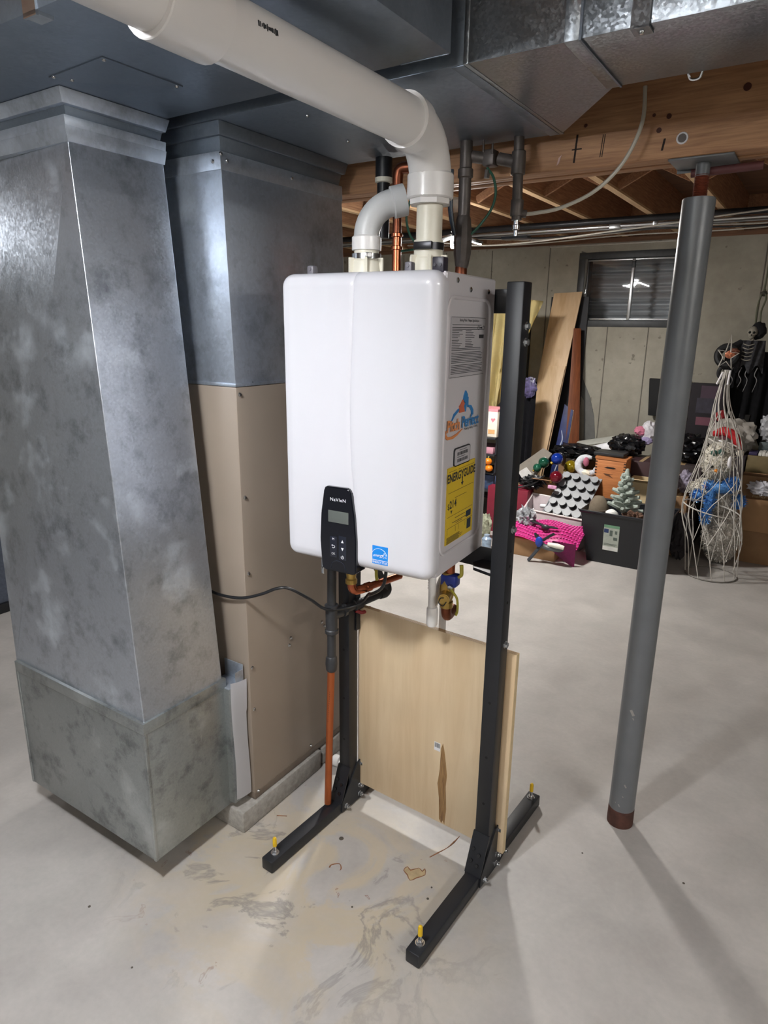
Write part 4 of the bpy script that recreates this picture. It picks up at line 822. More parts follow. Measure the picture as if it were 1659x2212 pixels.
def onfront(a, z): t_ = z/h; return (x0+.03-.065*t_+a, y0+.01-.025*t_)
lb = MB()
def lq(xa, xb, za, zb, e): 
    pa = onfront(0, za); pb = onfront(0, zb); lb_.hexa([(xa, pa[1]-e, za), (xb, pa[1]-e, za), (xb, pb[1]-e, zb), (xa, pb[1]-e, zb), (xa, pa[1], za), (xb, pa[1], za), (xb, pb[1], zb), (xa, pb[1], zb)])
lb_ = MB(); lq(.026, .128, .10, .281, .0015); tl = part('label_sheet', lb_, P('#a9b0a6', .6, 0, .1, 40), tt)
lb_ = MB(); lq(.026, .128, .262, .281, .0022); part('green_band', lb_, P('#6f9a7c', .6), tl)
lb_ = MB(); lq(.028, .058, .225, .252, .0022); part('blue_patch', lb_, P('#2a3c66', .6), tl)
lb_ = MB(); lq(.027, .127, .101, .128, .0022); part('white_band', lb_, P('#d4d6d2', .6), tl)
lb_ = MB(); lq(.092, .118, .178, .198, .0022); lq(.034, .118, .146, .149, .0022); lq(.034, .11, .138, .141, .0022); lq(.066, .085, .205, .245, .0022); lq(.1, .115, .222, .245, .0022); part('print', lb_, P('#55605a', .6), tl, kind='stuff')
# hat in tote
hat = thing('felt_hat', 'brown felt hat standing up in the black tote', 'hat', (-.05, 3.28, .30), 'H')
part('crown', MB().blob((-.06, 3.30, .34), (.068, .06, .10), 3, .06, 2, 3), P('#6f6455', .95, 0, .1, 60, .3), hat)
part('band', MB().tube([(-.06+.07*math.cos(R(a)), 3.30+.062*math.sin(R(a)), .335+.01*math.cos(R(a))) for a in range(0, 360, 30)], .008, 8, 1, True), P('#4a4238', .9), hat)
part('brim', MB().lathe([(.02, 0), (.10, .006), (.105, .012), (.02, .01)], (-.06, 3.30, .29), (.1, -.1, 1)), P('#6f6455', .95, 0, .1, 60, .3), hat)
# frosted pine
pn = thing('frosted_pine', 'small frosted artificial pine standing in the black tote', 'artificial tree', (.10, 3.30, .10), 'H')
part('trunk', MB().cyl((.125, 3.30, .012), (.105, 3.30, .62), .008, .004, 8), P('#4b4a3a', .9), pn)
random.seed(11); gm = P('#9aa49c', .95, 0, .25, 60, .6)
for k in range(34):
    t = k/33; z = .33+.26*t; L = (.105*(1-t)+.035)*random.uniform(.8, 1.1); a = k*2.4
    p0 = Vector((.112-.01*t, 3.30, z)); d = Vector((math.cos(a), math.sin(a)*.8, .35)).normalized(); p1 = p0+d*L
    part('branch', MB().tube([p0, p0+d*L*.5+Vector((0, 0, .004)), p1], [.010, .019, .011], 7, 3), gm, pn)
part('tip', MB().tube([(.107, 3.30, .56), (.105, 3.30, .60), (.104, 3.30, .645)], [.016, .022, .010], 8, 3), gm, pn)
solo('white_bulb', MB().blob((.05, 3.22, .33), (.045, .035, .045), 3, .12, 3, 2), P('#e6e6e2', .5), 'round white bauble at the tote rim below the pine', 'ornament', (.05, 3.22, .3))
solo('pine_cone_garland', MB().blob((.19, 3.22, .325), (.075, .05, .05), 4, .5, 6, 5), P('#5b4234', .9, 0, .4, 70, .7), 'brown pine cone garland heaped at the tote right side', 'garland', (.19, 3.22, .3))
carton('beige_carton', 'tall beige open carton standing behind the black tote', .04, .30, 3.57, 3.80, 0, .505, P('#c9b48d', .8, 0, .05, 10), True)
# -- left: white crate, puck tray, pink mat, front carton
carton('front_carton', 'low brown carton on the floor holding the pink bubble wrap', -.575, -.245, 3.0, 3.3, 0, .125)
pk = thing('pink_bubble_wrap', 'bright pink bubble wrap draped over the low brown carton', 'bubble wrap', (-.35, 3.1, .13), 'H')
def pinkf(u, v):
    x = -.575+.475*u; y = 2.99+.27*v; z = .135+.075*math.sin(min(1, v*1.5)*1.57)+.012*math.sin(u*9+v*4)-.03*(u > .7)*(u-.7)*3*(1-v)
    return (x, y-.02*math.sin(u*5), z)
part('sheet', MB().sheet(pinkf, 40, 22, .004), P('#e0429a', .28, 0, .12, 60, .3, .3), pk, 80)
mb = MB()
for i in range(24):
    for j in range(10): mb.blob(Vector(pinkf((i+.5)/24, (j+.5)/10))+Vector((0, -.002, .003)), (.0085, .0085, .006), 1)
part('bubbles', mb, P('#e556a6', .2, 0, .1, 60, 0, .4), pk, kind='stuff')
solo('pink_wrap_side', MB().sheet(lambda u, v: (-.26+.16*u, 2.975-.01*math.sin(u*4), .16-.17*v*(.4+.6*u)), 16, 8, .004), P('#8f2b66', .3, 0, .15, 60, .2), 'darker pink wrap hanging down beside the low brown carton', 'bubble wrap', (-.18, 2.98, .1))
cr = thing('white_crate', 'open white plastic crate under the grey puck tray', 'crate', (-.4, 3.42, 0), 'H', 0)
x0, x1, y0, y1, z0, z1 = -.615, -.175, 3.325, 3.50, .0, .262
part('shell', MB().box(x0, x1, y0, y0+.008, z0, z1-.02, .002).box(x0, x1, y1-.008, y1, z0, z1+.06, .002).hexa([(x0, y0, z0), (x0+.008, y0, z0), (x0+.008, y1, z0), (x0, y1, z0), (x0, y0, z1-.01), (x0+.008, y0, z1-.01), (x0+.008, y1, z1+.07), (x0, y1, z1+.07)]).hexa([(x1-.008, y0, z0), (x1, y0, z0), (x1, y1, z0), (x1-.008, y1, z0), (x1-.008, y0, z1-.03), (x1, y0, z1-.03), (x1, y1, z1+.05), (x1-.008, y1, z1+.05)]).box(x0, x1, y0, y1, z0, .01), P('#c3b6b9', .45), cr)
part('rim', MB().tube([(x0, y0, z1-.012), (x1, y0, z1-.028), (x1, y1, z1+.055), (x0, y1, z1+.068)], .008, 8, 1, True), P('#dcd5d3', .4), cr)
solo('white_roll', MB().cyl((-.53, 3.46, .255), (-.47, 3.45, .262), .014), M_PAPER, 'small white roll inside the white crate', 'roll', (-.5, 3.45, .25))
carton('tray_support_box', 'dark box inside the white crate under the tilted puck tray', -.48, -.2, 3.38, 3.485, .011, .19, P('#3b3a3a', .8))
pt = thing('puck_tray', 'tilted grey tray with rows of round black-edged pucks', 'tray', (-.28, 3.4, .2), 'H')
O = Vector((-.482, 3.36, .219)); U = Vector((.270, 0, -.012)); V = Vector((.06, .26, .284)); U2 = Vector((.305, -.0, -.0))
nn = U.cross(V).normalized(); un = U.normalized(); vn = nn.cross(un)
Mt = Matrix((un, vn, nn)).transposed()
part('plate', MB().hexa([O, O+U*1.06, O+U*1.06+V, O+V, O-nn*.008, O+U*1.06-nn*.008, O+U*1.06+V-nn*.008, O+V-nn*.008]), P('#7d8084', .45, 0, .05, 10), pt)
part('side_lip', MB().tube([O, O+V], .006, 6, 1), P('#6b6e72', .4), pt)
p0_ = None
for j in range(5):
    for i in range(4):
        c = O+U*(.14+.26*i)+V*(.10+.20*j)
        q = part('puck', MB().cyl(c, c+nn*.030, .0265, seg=20).cyl(c+nn*.030, c+nn*.031, .0255, seg=20), P('#17181b', .4), pt)
        part('puck_top', MB().cyl(c+nn*.031, c+nn*.0335, .0265, seg=20), P('#808386', .45), q)
# spray bottle and tools lying on pink wrap
sb = thing('spray_nozzle', 'grey and blue trigger nozzle with white handle leaning at the low carton', 'spray nozzle', (-.32, 2.93, .12), 'H')
part('handle', MB().tube([(-.40, 2.92, .006), (-.37, 2.925, .05), (-.335, 2.93, .105), (-.315, 2.935, .135)], [.016, .015, .017, .020], 10, 4, sx=.6), P('#3c4046', .4), sb)
part('barrel', MB().tube([(-.325, 2.94, .13), (-.28, 2.94, .115), (-.20, 2.94, .118), (-.17, 2.94, .125)], [.020, .018, .020, .012], 10, 4), P('#54585c', .4), sb)
part('white_grip', MB().tube([(-.275, 2.935, .142), (-.21, 2.93, .142), (-.165, 2.935, .135)], [.014, .018, .014], 12, 4), P('#e4e0d4', .35), sb)
part('blue_trigger', MB().blob((-.335, 2.925, .15), (.026, .02, .038), 3, .08, 2, 4), P('#2443a8', .3), sb)
part('spout', MB().tube([(-.335, 2.935, .165), (-.36, 2.935, .185), (-.372, 2.935, .205)], [.016, .013, .007], 8, 3).tube([(-.315, 2.94, .16), (-.28, 2.95, .19), (-.245, 2.955, .215)], .010, 8, 3), P('#1f2126', .4), sb)
solo('black_clamp', MB().tube([(-.47, 3.1, .232), (-.40, 3.08, .228), (-.35, 3.07, .222), (-.26, 3.07, .222)], [.006, .010, .012, .006], 8, 4).blob((-.345, 3.06, .218), (.03, .015, .018), 2, .2), P('#2a2a2e', .4), 'black spring clamp lying on the pink bubble wrap', 'clamp', (-.35, 3.07, .22))
solo('clear_bag', MB().blob((-.515, 3.13, .245), (.07, .05, .075), 4, .45, 5, 3), P('#a4a7ab', .12, .3, .5, 40, .8), 'crumpled clear plastic bag at the left end of the pink wrap', 'bag', (-.51, 3.13, .2))
carton('red_carton', 'dark red box left of the open brown carton, behind the stand upright', -.95, -.625, 3.42, 3.66, 0, .36, P('#7c1f33', .5))
carton('dark_carton', 'open brown carton right of the red box with black cables on it', -.615, -.445, 3.51, 3.68, 0, .43, M_CARDD, True)
cl = thing('clear_lid_box', 'tilted clear plastic box with ornaments, leaning in the dark carton', 'plastic box', (-.65, 3.65, .4), 'H')
part('lid', MB().hexa([(-.79, 3.56, .50), (-.60, 3.62, .665), (-.53, 3.62, .63), (-.66, 3.54, .40), (-.785, 3.57, .495), (-.597, 3.63, .66), (-.527, 3.63, .625), (-.657, 3.55, .395)]), P('#a39c92', .15, 0, .06, 20, 0, 0, .45), cl)
part('white_side', MB().hexa([(-.76, 3.545, .47), (-.70, 3.545, .515), (-.62, 3.54, .44), (-.69, 3.54, .385), (-.757, 3.55, .47), (-.697, 3.55, .515), (-.617, 3.545, .44), (-.687, 3.545, .385)]), P('#c9c8c6', .3), cl)
def ball(label, c, r, col, shine=.12):
    t = thing('glass_ball', label, 'ornament', (c[0], c[1], c[2]-r), 'H', 0, None)
    part('ball', MB().blob(c, (r, r, r), 3), P(col, shine, .35, .05, 5, 0, .6), t)
    part('cap', MB().cyl(Vector(c)+Vector((-.6, -.3, -.6)).normalized()*r*.92, Vector(c)+Vector((-.6, -.3, -.6)).normalized()*r*1.25, r*.3, seg=12), P('#c9b04e', .25, .9), t)
    return t
ball('large dark green glass ball behind the clear lid', (-.578, 3.59, .560), .042, '#17513d')
ball('smaller green glass ball below the large green ball', (-.612, 3.55, .522), .033, '#1c5b45')
ball('shiny blue glass ball topmost of the ornament heap', (-.487, 3.62, .594), .046, '#12379c')
ball('gold yellow glass ball right of the blue ball', (-.415, 3.74, .524), .049, '#8a7714')
ball('dark red glass ball in front of the heap', (-.440, 3.49, .482), .048, '#6f1022')
solo('black_cable_heap', MB().blob((-.62, 3.50, .42), (.08, .06, .045), 4, .6, 5, 9).tube([(-.70, 3.46, .40), (-.62, 3.45, .45), (-.55, 3.46, .46), (-.50, 3.46, .42)], .008, 6, 4).tube([(-.72, 3.42, .375), (-.64, 3.44, .40), (-.58, 3.44, .43), (-.52, 3.46, .49)], .007, 6, 4), P('#18191b', .4, 0, .2, 40, .4), 'tangled heap of black cables and tools over dark carton', 'cables', (-.6, 3.48, .4))
solo('pink_packet', MB().box(-.475, -.41, 3.42, 3.44, .405, .43, .004), P('#d79fc0', .4, 0, .3, 50), 'small pink and lilac packet under the dark red ball', 'packet', (-.44, 3.43, .40))
carton('long_carton', 'long brown carton behind the puck tray with the white figurine on its edge', -.44, -.20, 3.69, 3.95, 0, .475)
carton('white_carton', 'flat white carton with a blue mark behind the blue ball', -.53, -.39, 3.97, 4.06, .0, .60, P('#d5d6d6', .6))
solo('white_figurine', MB().blob((-.285, 3.70, .497), (.032, .015, .022), 3, .35, 4, 4), P('#efe8d4', .5), 'small cream figurine on front edge of the long carton', 'figurine', (-.27, 3.65, .476))
wr = thing('plush_wreath', 'white fluffy plush ring with pink centre on the long carton', 'plush', (-.28, 3.75, .48), 'H')
part('ring', MB().tube([(-.285+.075*math.cos(R(a)), 3.74+.02*math.sin(R(a)), .548+.06*math.sin(R(a))) for a in range(75, 345, 30)], [.012, .022, .03, .028, .03, .024, .03, .026, .02], 12, 3), P('#c9ccd2', .9, 0, .15, 60, .8), wr)
part('pink_face', MB().blob((-.30, 3.735, .575), (.022, .02, .035), 3, .1), P('#b0637a', .8), wr)
part('tail', MB().blob((-.2, 3.73, .52), (.04, .03, .045), 3, .3, 3, 6), P('#c2c5cc', .9, 0, .15, 60, .8), wr)
# finger-jointed wooden box
wx = thing('wooden_box', 'orange-brown wooden box with finger joints and a slot handle', 'box', (-.08, 3.7, .3), 'H')
M_CED = wood('cedar_box', '#a8673a', '#c88450', 4, 'x', .5)
bx0, bx1, by0, by1, bz0, bz1 = -.197, .018, 3.615, 3.655, .262, .645
wx_back = MB().box(bx0, bx1, 3.615, 3.627, bz0, bz1-.012, .001).box(bx0, bx1, 3.76, 3.772, bz0, bz1-.012).box(bx0, bx0+.012, 3.627, 3.76, bz0, bz1-.012).box(bx1-.012, bx1, 3.627, 3.76, bz0, bz1-.012)
part('body', wx_back, M_CED, wx)
for i in range(17):
    z = bz0+.01+i*.021
    part('finger_joint', MB().box(bx0-.0004, bx0+.014, 3.6142, 3.626, z, z+.0095), P('#3b2417', .7), wx)
    part('finger_joint', MB().box(bx1-.014, bx1+.0004, 3.6142, 3.626, z, z+.0095), P('#3b2417', .7), wx)
part('lid', MB().hexa([(bx0-.004, 3.610, bz1-.012), (bx1+.004, 3.610, bz1-.016), (bx1+.004, 3.776, bz1-.014), (bx0-.004, 3.776, bz1-.01), (bx0-.004, 3.610, bz1+.006), (bx1+.004, 3.610, bz1-.002), (bx1+.004, 3.776, bz1), (bx0-.004, 3.776, bz1+.008)]), M_CED, wx)
part('slot_handle', MB().prism([(-.132, .572), (-.11, .568), (-.065, .567), (-.045, .572), (-.065, .580), (-.11, .581)], 3.6138, 3.617), P('#20140d', .8), wx)
part('burnt_mark', MB().prism([(-.135, .53), (-.075, .527), (-.065, .533), (-.09, .522), (-.06, .50), (-.095, .512), (-.115, .515)], 3.6139, 3.617), P('#5d3a22', .8), wx)
carton('box_stand_carton', 'brown carton carrying the orange-brown wooden box', -.18, .03, 3.60, 3.85, 0, .26, M_CARDD)
carton('maroon_carton', 'dark maroon carton right of the wooden box below the big black bag', -.005, .16, 3.82, 4.1, 0, .61, P('#3a2326', .6))
solo('plastic_tray', MB().box(-.225, -.01, 3.64, 3.80, .652, .676, .006), P('#2a2c2f', .35), 'black plastic lid resting on the wooden box', 'lid', (-.1, 3.72, .65))
carton('bag_support_carton', 'brown carton under the long shiny black bag', -.62, -.28, 4.07, 4.28, 0, .54, M_CARDD)
carton('bag_shelf_carton', 'brown carton behind the wooden box under the big black bag', -.26, -.01, 3.96, 4.2, 0, .60, M_CARDD)
solo('black_bag', MB().blob((-.44, 3.99, .60), (.19, .11, .06), 4, .35, 5, 1), M_BAG, 'long shiny black garbage bag lying left of the wooden box', 'bag', (-.44, 3.99, .55))
solo('black_bag', MB().blob((-.08, 4.02, .685), (.13, .10, .085), 4, .22, 6, 2), M_BAG, 'round shiny black garbage bag above the wooden box', 'bag', (-.08, 4.02, .6))
solo('black_bag', MB().blob((.36, 4.02, .71), (.13, .12, .10), 4, .25, 6, 3), M_BAG, 'shiny black garbage bag right of the steel column', 'bag', (.36, 4.02, .6))
carton('column_carton', 'dark carton under the black bag right of the steel column', .2, .48, 3.9, 4.2, 0, .605, P('#3a3030', .7))
mb = MB().hexa([(-.55, 4.30, .63), (-.21, 4.30, .715), (-.21, 4.33, .715), (-.55, 4.33, .63), (-.55, 4.21, .597), (-.21, 4.21, .68), (-.21, 4.215, .676), (-.55, 4.215, .593)], .004)
solo('white_tray', mb.box(-.52, -.25, 4.22, 4.33, .585, .598), P('#b9bab2', .45), 'long pale tray leaning behind the black bags at the wall', 'tray', (-.4, 4.28, .6))
solo('white_board', MB().hexa([(-.40, 4.12, .60), (-.20, 4.12, .605), (-.20, 4.13, .60), (-.40, 4.13, .595), (-.40, 4.14, .625), (-.20, 4.14, .695), (-.20, 4.15, .69), (-.40, 4.15, .62)], .003), P('#d9d9de', .4), 'white panel leaning on the pale tray between black bags', 'panel', (-.3, 4.13, .6))
fl = thing('plush_flower', 'pink and white plush bundle left of the steel column against the wall', 'plush', (.02, 4.12, .7), 'H')
part('white_part', MB().blob((.045, 4.12, .785), (.06, .05, .085), 3, .3, 3, 3), P('#cfcdd3', .85, 0, .2, 50, .6), fl)
part('pink_part', MB().blob((-.012, 4.09, .795), (.045, .035, .035), 3, .3, 3, 7), P('#c9788f', .85, 0, .15, 50, .5), fl)
part('lilac_part', MB().blob((.04, 4.08, .722), (.05, .035, .03), 3, .3, 3, 8), P('#9a90b5', .85, 0, .15, 50, .5), fl)
# wall-leaning sheets
def lean(name, label, P4, th, mat, cat, extra=None):
    t = thing(name, label, cat, tuple((Vector(P4[0])+Vector(P4[1]))/2), 'H'); n = (Vector(P4[1])-Vector(P4[0])).cross(Vector(P4[3])-Vector(P4[0])).normalized()*-th
    part('sheet', MB().hexa([Vector(p) for p in P4]+[Vector(p)+n*-1 for p in P4], .001), mat, t)
    return t
l1 = lean('plywood_strip', 'tall pale plywood strip leaning against the back wall', [(-1.045, 4.22, .0), (-.835, 4.22, .0), (-.668, 4.47, 1.835), (-.905, 4.47, 1.825)], .015, M_PLY2, 'board')
l2 = lean('plywood_strip', 'shorter plywood strip leaning on the front of the tall pale strip', [(-1.04, 4.185, .0), (-.845, 4.185, .0), (-.725, 4.37, 1.238), (-.905, 4.37, 1.234)], .012, M_PLY2, 'board')
l3 = lean('brown_door_panel', 'narrow brown wooden door panel leaning beside the plywood strip', [(-.66, 4.36, .0), (-.52, 4.40, .0), (-.655, 4.47, 1.545), (-.705, 4.43, 1.545)], .03, wood('brown_panel', '#6e3c22', '#8f5230', 4, 'z', .45), 'panel')
l4 = lean('blue_sign_board', 'blue and white printed board leaning behind the plywood strip', [(-.80, 4.30, .0), (-.68, 4.30, .0), (-.635, 4.40, .87), (-.715, 4.40, .92)], .012, P('#1f2d63', .5, 0, .3, 20), 'board')
part('white_edge', MB().hexa([(-.70, 4.296, 0), (-.678, 4.296, 0), (-.633, 4.396, .872), (-.652, 4.396, .89), (-.70, 4.31, 0), (-.678, 4.31, 0), (-.633, 4.41, .872), (-.652, 4.41, .89)]), P('#d8d3b8', .6), l4)
part('white_scrawl', MB().tube([(-.73, 4.32, .35), (-.71, 4.335, .45), (-.725, 4.345, .52), (-.70, 4.36, .62), (-.715, 4.37, .7)], .006, 6, 4), P('#b9c3dc', .6), l4)
solo('dark_board', MB().hexa([(-1.0, 4.525, 0), (-.62, 4.525, 0), (-.62, 4.54, 0), (-1.0, 4.54, 0), (-.95, 4.525, 1.80), (-.63, 4.525, 1.80), (-.63, 4.54, 1.80), (-.95, 4.54, 1.80)]), P('#26262b', .6), 'dark board leaning behind the plywood strips at the wall', 'board', (-.85, 4.45, 0))
# black rack with cloth and packages
rk = thing('storage_rack', 'black metal storage rack beside the plywood strips, mostly behind the stand upright', 'rack', (-1.25, 4.15, 0), 'H')
for x in (-1.75, -1.065):
    for y in (3.95, 4.35): part('post', MB().box(x-.015, x+.015, y-.015, y+.015, 0, 1.72), M_BLACK, rk)
for z in (.12, .64, 1.0, 1.70): part('shelf', MB().box(-1.765, -1.05, 3.94, 4.37, z, z+.018), M_BLACK, rk)
cth = thing('yellow_cloth', 'pale yellow cloth hanging from the black storage rack', 'cloth', (-1.0, 3.9, 1.75), 'H')
def clothf(u, v):
    top = Vector((-1.36+.56*u, 3.93, 1.742+.03*math.sin(u*3.1))); zb = (.80 if u < .55 else .80+.60*((u-.55)/.45)**.8)
    x = top.x-.05*v*(1 if u < .6 else 1.6)+.006*math.sin(u*40+v*6); y = 3.865-.035*math.sin(u*30+v*4)-.022*math.sin(u*61+v*3)-.03*v
    return (x, y, top.z+(zb-top.z)*v+.01*math.sin(u*30)*v)
part('drape', MB().sheet(clothf, 70, 30, .004), P('#e3d49a', .85, 0, .06, 12), cth, 80)
solo('black_garment', MB().sheet(lambda u, v: (-.99+.17*u-.01*v, 3.96+.02*math.sin(u*20+v), 1.13-1.0*v), 20, 12, .01), P('#1d1d24', .8, 0, .2, 30), 'black garment hanging below the yellow cloth', 'garment', (-.9, 3.96, 1.0))
gmt = solo('patterned_bag', MB().blob((-.865, 3.93, 1.085), (.06, .015, .08), 4, .25, 3, 3), P('#4b4668', .4, 0, .85, 30, .4), 'purple and white patterned bag below the yellow cloth hem', 'bag', (-.87, 3.92, 1.0))
sh = thing('side_shelf', 'low dark shelf stack seen through the gap beside the heater', 'shelf', (-1.0, 3.6, 0), 'H')
for z in (.30, .44, .585, .715): part('board', MB().box(-1.30, -.93, 3.46, 3.78, z, z+.012), P('#25272c', .5), sh)
for x in (-1.30, -.942): part('side', MB().box(x, x+.012, 3.5, 3.78, 0, .72), P('#25272c', .5), sh)
pkx = thing('valentine_box', 'white and pink printed box on top of the dark shelf stack', 'box', (-.99, 3.6, .728), 'H')
part('body', MB().box(-1.15, -.938, 3.50, 3.70, .728, .94, .002), P('#e6dccb', .6), pkx)
part('pink_band', MB().box(-1.151, -.937, 3.499, 3.701, .922, .941), P('#d9909a', .6), pkx)
part('pink_heart', MB().prism([(-.975, .84), (-.955, .865), (-.962, .875), (-.975, .868), (-.985, .875), (-.992, .862)], 3.4985, 3.501), P('#cf7f8e', .6), pkx)
part('tan_print', MB().box(-1.01, -.955, 3.4985, 3.5005, .752, .785), P('#cfa06c', .6), pkx)
solo('pink_folder', MB().box(-1.12, -.952, 3.48, 3.70, .598, .645, .003), P('#b98695', .5), 'pink folder stack on the second shelf of the dark shelf stack', 'folder', (-1, 3.6, .6))
for k, (x, z, lab) in enumerate(((-.975, .545, 'upper orange pumpkin ornament on the dark shelf stack'), (-.965, .492, 'lower orange pumpkin ornament on the dark shelf stack'))):
    pmk = thing('pumpkin_ornament', lab, 'ornament', (x, 3.45, z-.03), 'H')
    part('body', MB().blob((x, 3.45, z), (.032, .03, .026), 3, .1, 3, k), P('#e07f16', .35), pmk)
    part('stem', MB().cyl((x, 3.45, z+.022), (x+.006, 3.45, z+.04), .006, .004, 8), P('#a7ad6a', .6), pmk)
solo('blue_box', MB().box(-1.12, -.925, 3.50, 3.70, .312, .425, .003), P('#38496a', .5, 0, .4, 30), 'blue box on the lowest shelf of the dark shelf stack', 'box', (-1, 3.6, .312))
solo('feather_duster', MB().blob((-.87, 3.22, .10), (.05, .04, .09), 3, .5, 5, 5), P('#9da08a', .7, 0, .5, 40), 'pale green and white bundle on floor beside the stand upright', 'bundle', (-.87, 3.22, .0))
solo('glass_jar', MB().lathe([(.02, 0), (.035, .002), (.035, .07), (.02, .085), (.02, .1)], (-.76, 3.02, 0), seg=16), P('#8fa3b8', .15, 0, .3, 40, 0, .3), 'bluish glass jar on the floor seen just left of the upright', 'jar', (-.76, 3.02, 0))
# right of column
solo('framed_board', MB().hexa([(-.045, 4.46, .872), (.24, 4.46, .872), (.24, 4.49, .872), (-.045, 4.49, .872), (-.075, 4.50, 1.165), (.23, 4.50, 1.165), (.23, 4.53, 1.165), (-.075, 4.53, 1.165)], .006), P('#0d0e11', .75), 'black rectangular panel leaning on back wall left of the column', 'panel', (.1, 4.47, .872))
carton('panel_support', 'tall grey crate at the wall behind the column carrying the black panel', .09, .25, 4.35, 4.53, 0, .87, P('#4a4444', .8))
carton('picture_support', 'grey crate at the wall carrying the dark picture box', .27, .55, 4.21, 4.5, 0, .595, P('#4a4444', .8))
pcx = thing('picture_box', 'dark purple printed box on the crate right of the steel column', 'box', (.4, 4.3, .72), 'H')
part('body', MB().box(.29, .535, 4.21, 4.29, .597, 1.165, .003), P('#1b161c', .8), pcx)
part('purple_top', MB().box(.36, .5, 4.2085, 4.212, 1.06, 1.15), P('#3d2a3a', .5), pcx)
part('picture', MB().box(.34, .49, 4.2085, 4.212, .95, 1.06), P('#2b2836', .5, 0, .3, 25), pcx)
part('pink_strip', MB().box(.35, .49, 4.2085, 4.212, .86, .92), P('#6b3f4d', .5), pcx)
# hanging skeleton
sk = thing('hanging_skeleton', 'grey skeleton figure in a ragged black shroud hanging at far right', 'decoration', (.64, 4.4, 1.75), 'H')
M_BONE = P('#9b968a', .7, 0, .1, 40); M_SHR = P('#1c1c20', .95, 0, .2, 30, .4); M_GAU = P('#55555a', .95, 0, .3, 60, .6)
def headf():
    b = bmesh.new(); bmesh.ops.create_icosphere(b, subdivisions=4, radius=1)
    for v in b.verts:
        p = v.co.copy(); x, y, z = p
        if z < -.2: x *= .72; y *= .85
        for ex in (-.36, .36):
            d = (Vector((p.x-ex, p.z-.05))).length
            if p.y < 0 and d < .26: y += .45*(1-d/.26)
        d = Vector((p.x*1.5, p.z+.32)).length
        if p.y < 0 and d < .16: y += .35*(1-d/.16)
        if p.y < 0 and -.66 < p.z < -.58 and abs(p.x) < .4: y += .12
        v.co = Vector((x*.034, y*.036, z*.046))
    return b
mb = MB(); mb._add(headf(), Matrix.Translation((.632, 4.26, 1.53)) @ Matrix.Rotation(R(8), 4, 'Y')); part('skull', mb, M_BONE, sk, 60)
part('eye_socket', MB().blob((.619, 4.231, 1.533), (.009, .006, .009), 2).blob((.645, 4.231, 1.532), (.009, .006, .009), 2).blob((.632, 4.227, 1.514), (.004, .004, .006), 2), P('#121212', .9), sk)
part('hood', MB().blob((.665, 4.30, 1.545), (.05, .05, .06), 3, .2, 3, 3), M_SHR, sk)
part('torso', MB().sheet(lambda u, v: (.555+.17*u+.02*(u-.5)*v, 4.27-.05*math.sin(u*3.14)+.012*math.sin(u*24+v*5), 1.478-.20*v-.03*math.sin(u*14)*v), 24, 14, .006), M_GAU, sk, 80)
for k in range(5):
    z = 1.45-k*.026; part('rib', MB().tube([(.59, 4.225, z+.004), (.625, 4.208, z-.006), (.66, 4.225, z+.004)], .0035, 6, 4), M_BONE, sk)
part('shroud', MB().sheet(lambda u, v: (.47+.36*u+.05*(u-.4)*v, 4.36-.04*math.sin(u*3.1)+.018*math.sin(u*31+v*3), 1.40-.62*v-.06*abs(math.sin(u*17))*v), 40, 20, .006), M_SHR, sk, 80)
part('arm', MB().tube([(.575, 4.25, 1.465), (.525, 4.22, 1.43), (.505, 4.20, 1.38), (.535, 4.19, 1.35)], [.022, .02, .016, .012], 10, 4), M_SHR, sk)
for x in (.545, .60, .64, .70): part('tatter', MB().tube([(x, 4.24, 1.29), (x-.012, 4.235, 1.24), (x+.008, 4.235, 1.20), (x-.01, 4.235, 1.16-.04*random.random())], [.004, .003, .003, .0015], 5, 4), P('#8b8a8c', .9), sk)
part('rope', MB().tube([(.655, 4.42, 2.24), (.655, 4.40, 1.85), (.64, 4.37, 1.78), (.632, 4.34, 1.70), (.638, 4.32, 1.58)], .006, 7, 4).tube([(.657, 4.40, 1.83), (.675, 4.37, 1.76), (.66, 4.34, 1.68), (.668, 4.32, 1.58)], .006, 7, 4), P('#6a6d5a', .9), sk)
part('knot', MB().blob((.656, 4.395, 1.80), (.022, .016, .018), 3, .3), P('#4c4a42', .9), sk)
part('legs', MB().tube([(.66, 4.36, .95), (.65, 4.36, .80), (.66, 4.36, .64)], [.05, .045, .04], 8, 3), P('#2b2a28', .9), sk)
tr = thing('black_wreath', 'round black wreath hanging in front of the skeleton left side', 'wreath', (.50, 4.28, 1.36), 'H')
part('ring', MB().tube([(.50+.062*math.cos(R(a)), 4.20+.02*math.sin(R(a)), 1.37+.062*math.sin(R(a))) for a in range(0, 360, 30)], .026, 10, 3, True), P('#17181b', .6, 0, .3, 40, .5), tr)
part('bow', MB().blob((.545, 4.17, 1.40), (.03, .02, .022), 3, .4, 3, 4), P('#7a4a38', .7), tr)
part('lower_loop', MB().tube([(.50+.04*math.cos(R(a)), 4.20, 1.25+.045*math.sin(R(a))) for a in range(60, 320, 30)], .014, 8, 3), P('#1c1d20', .6), tr)
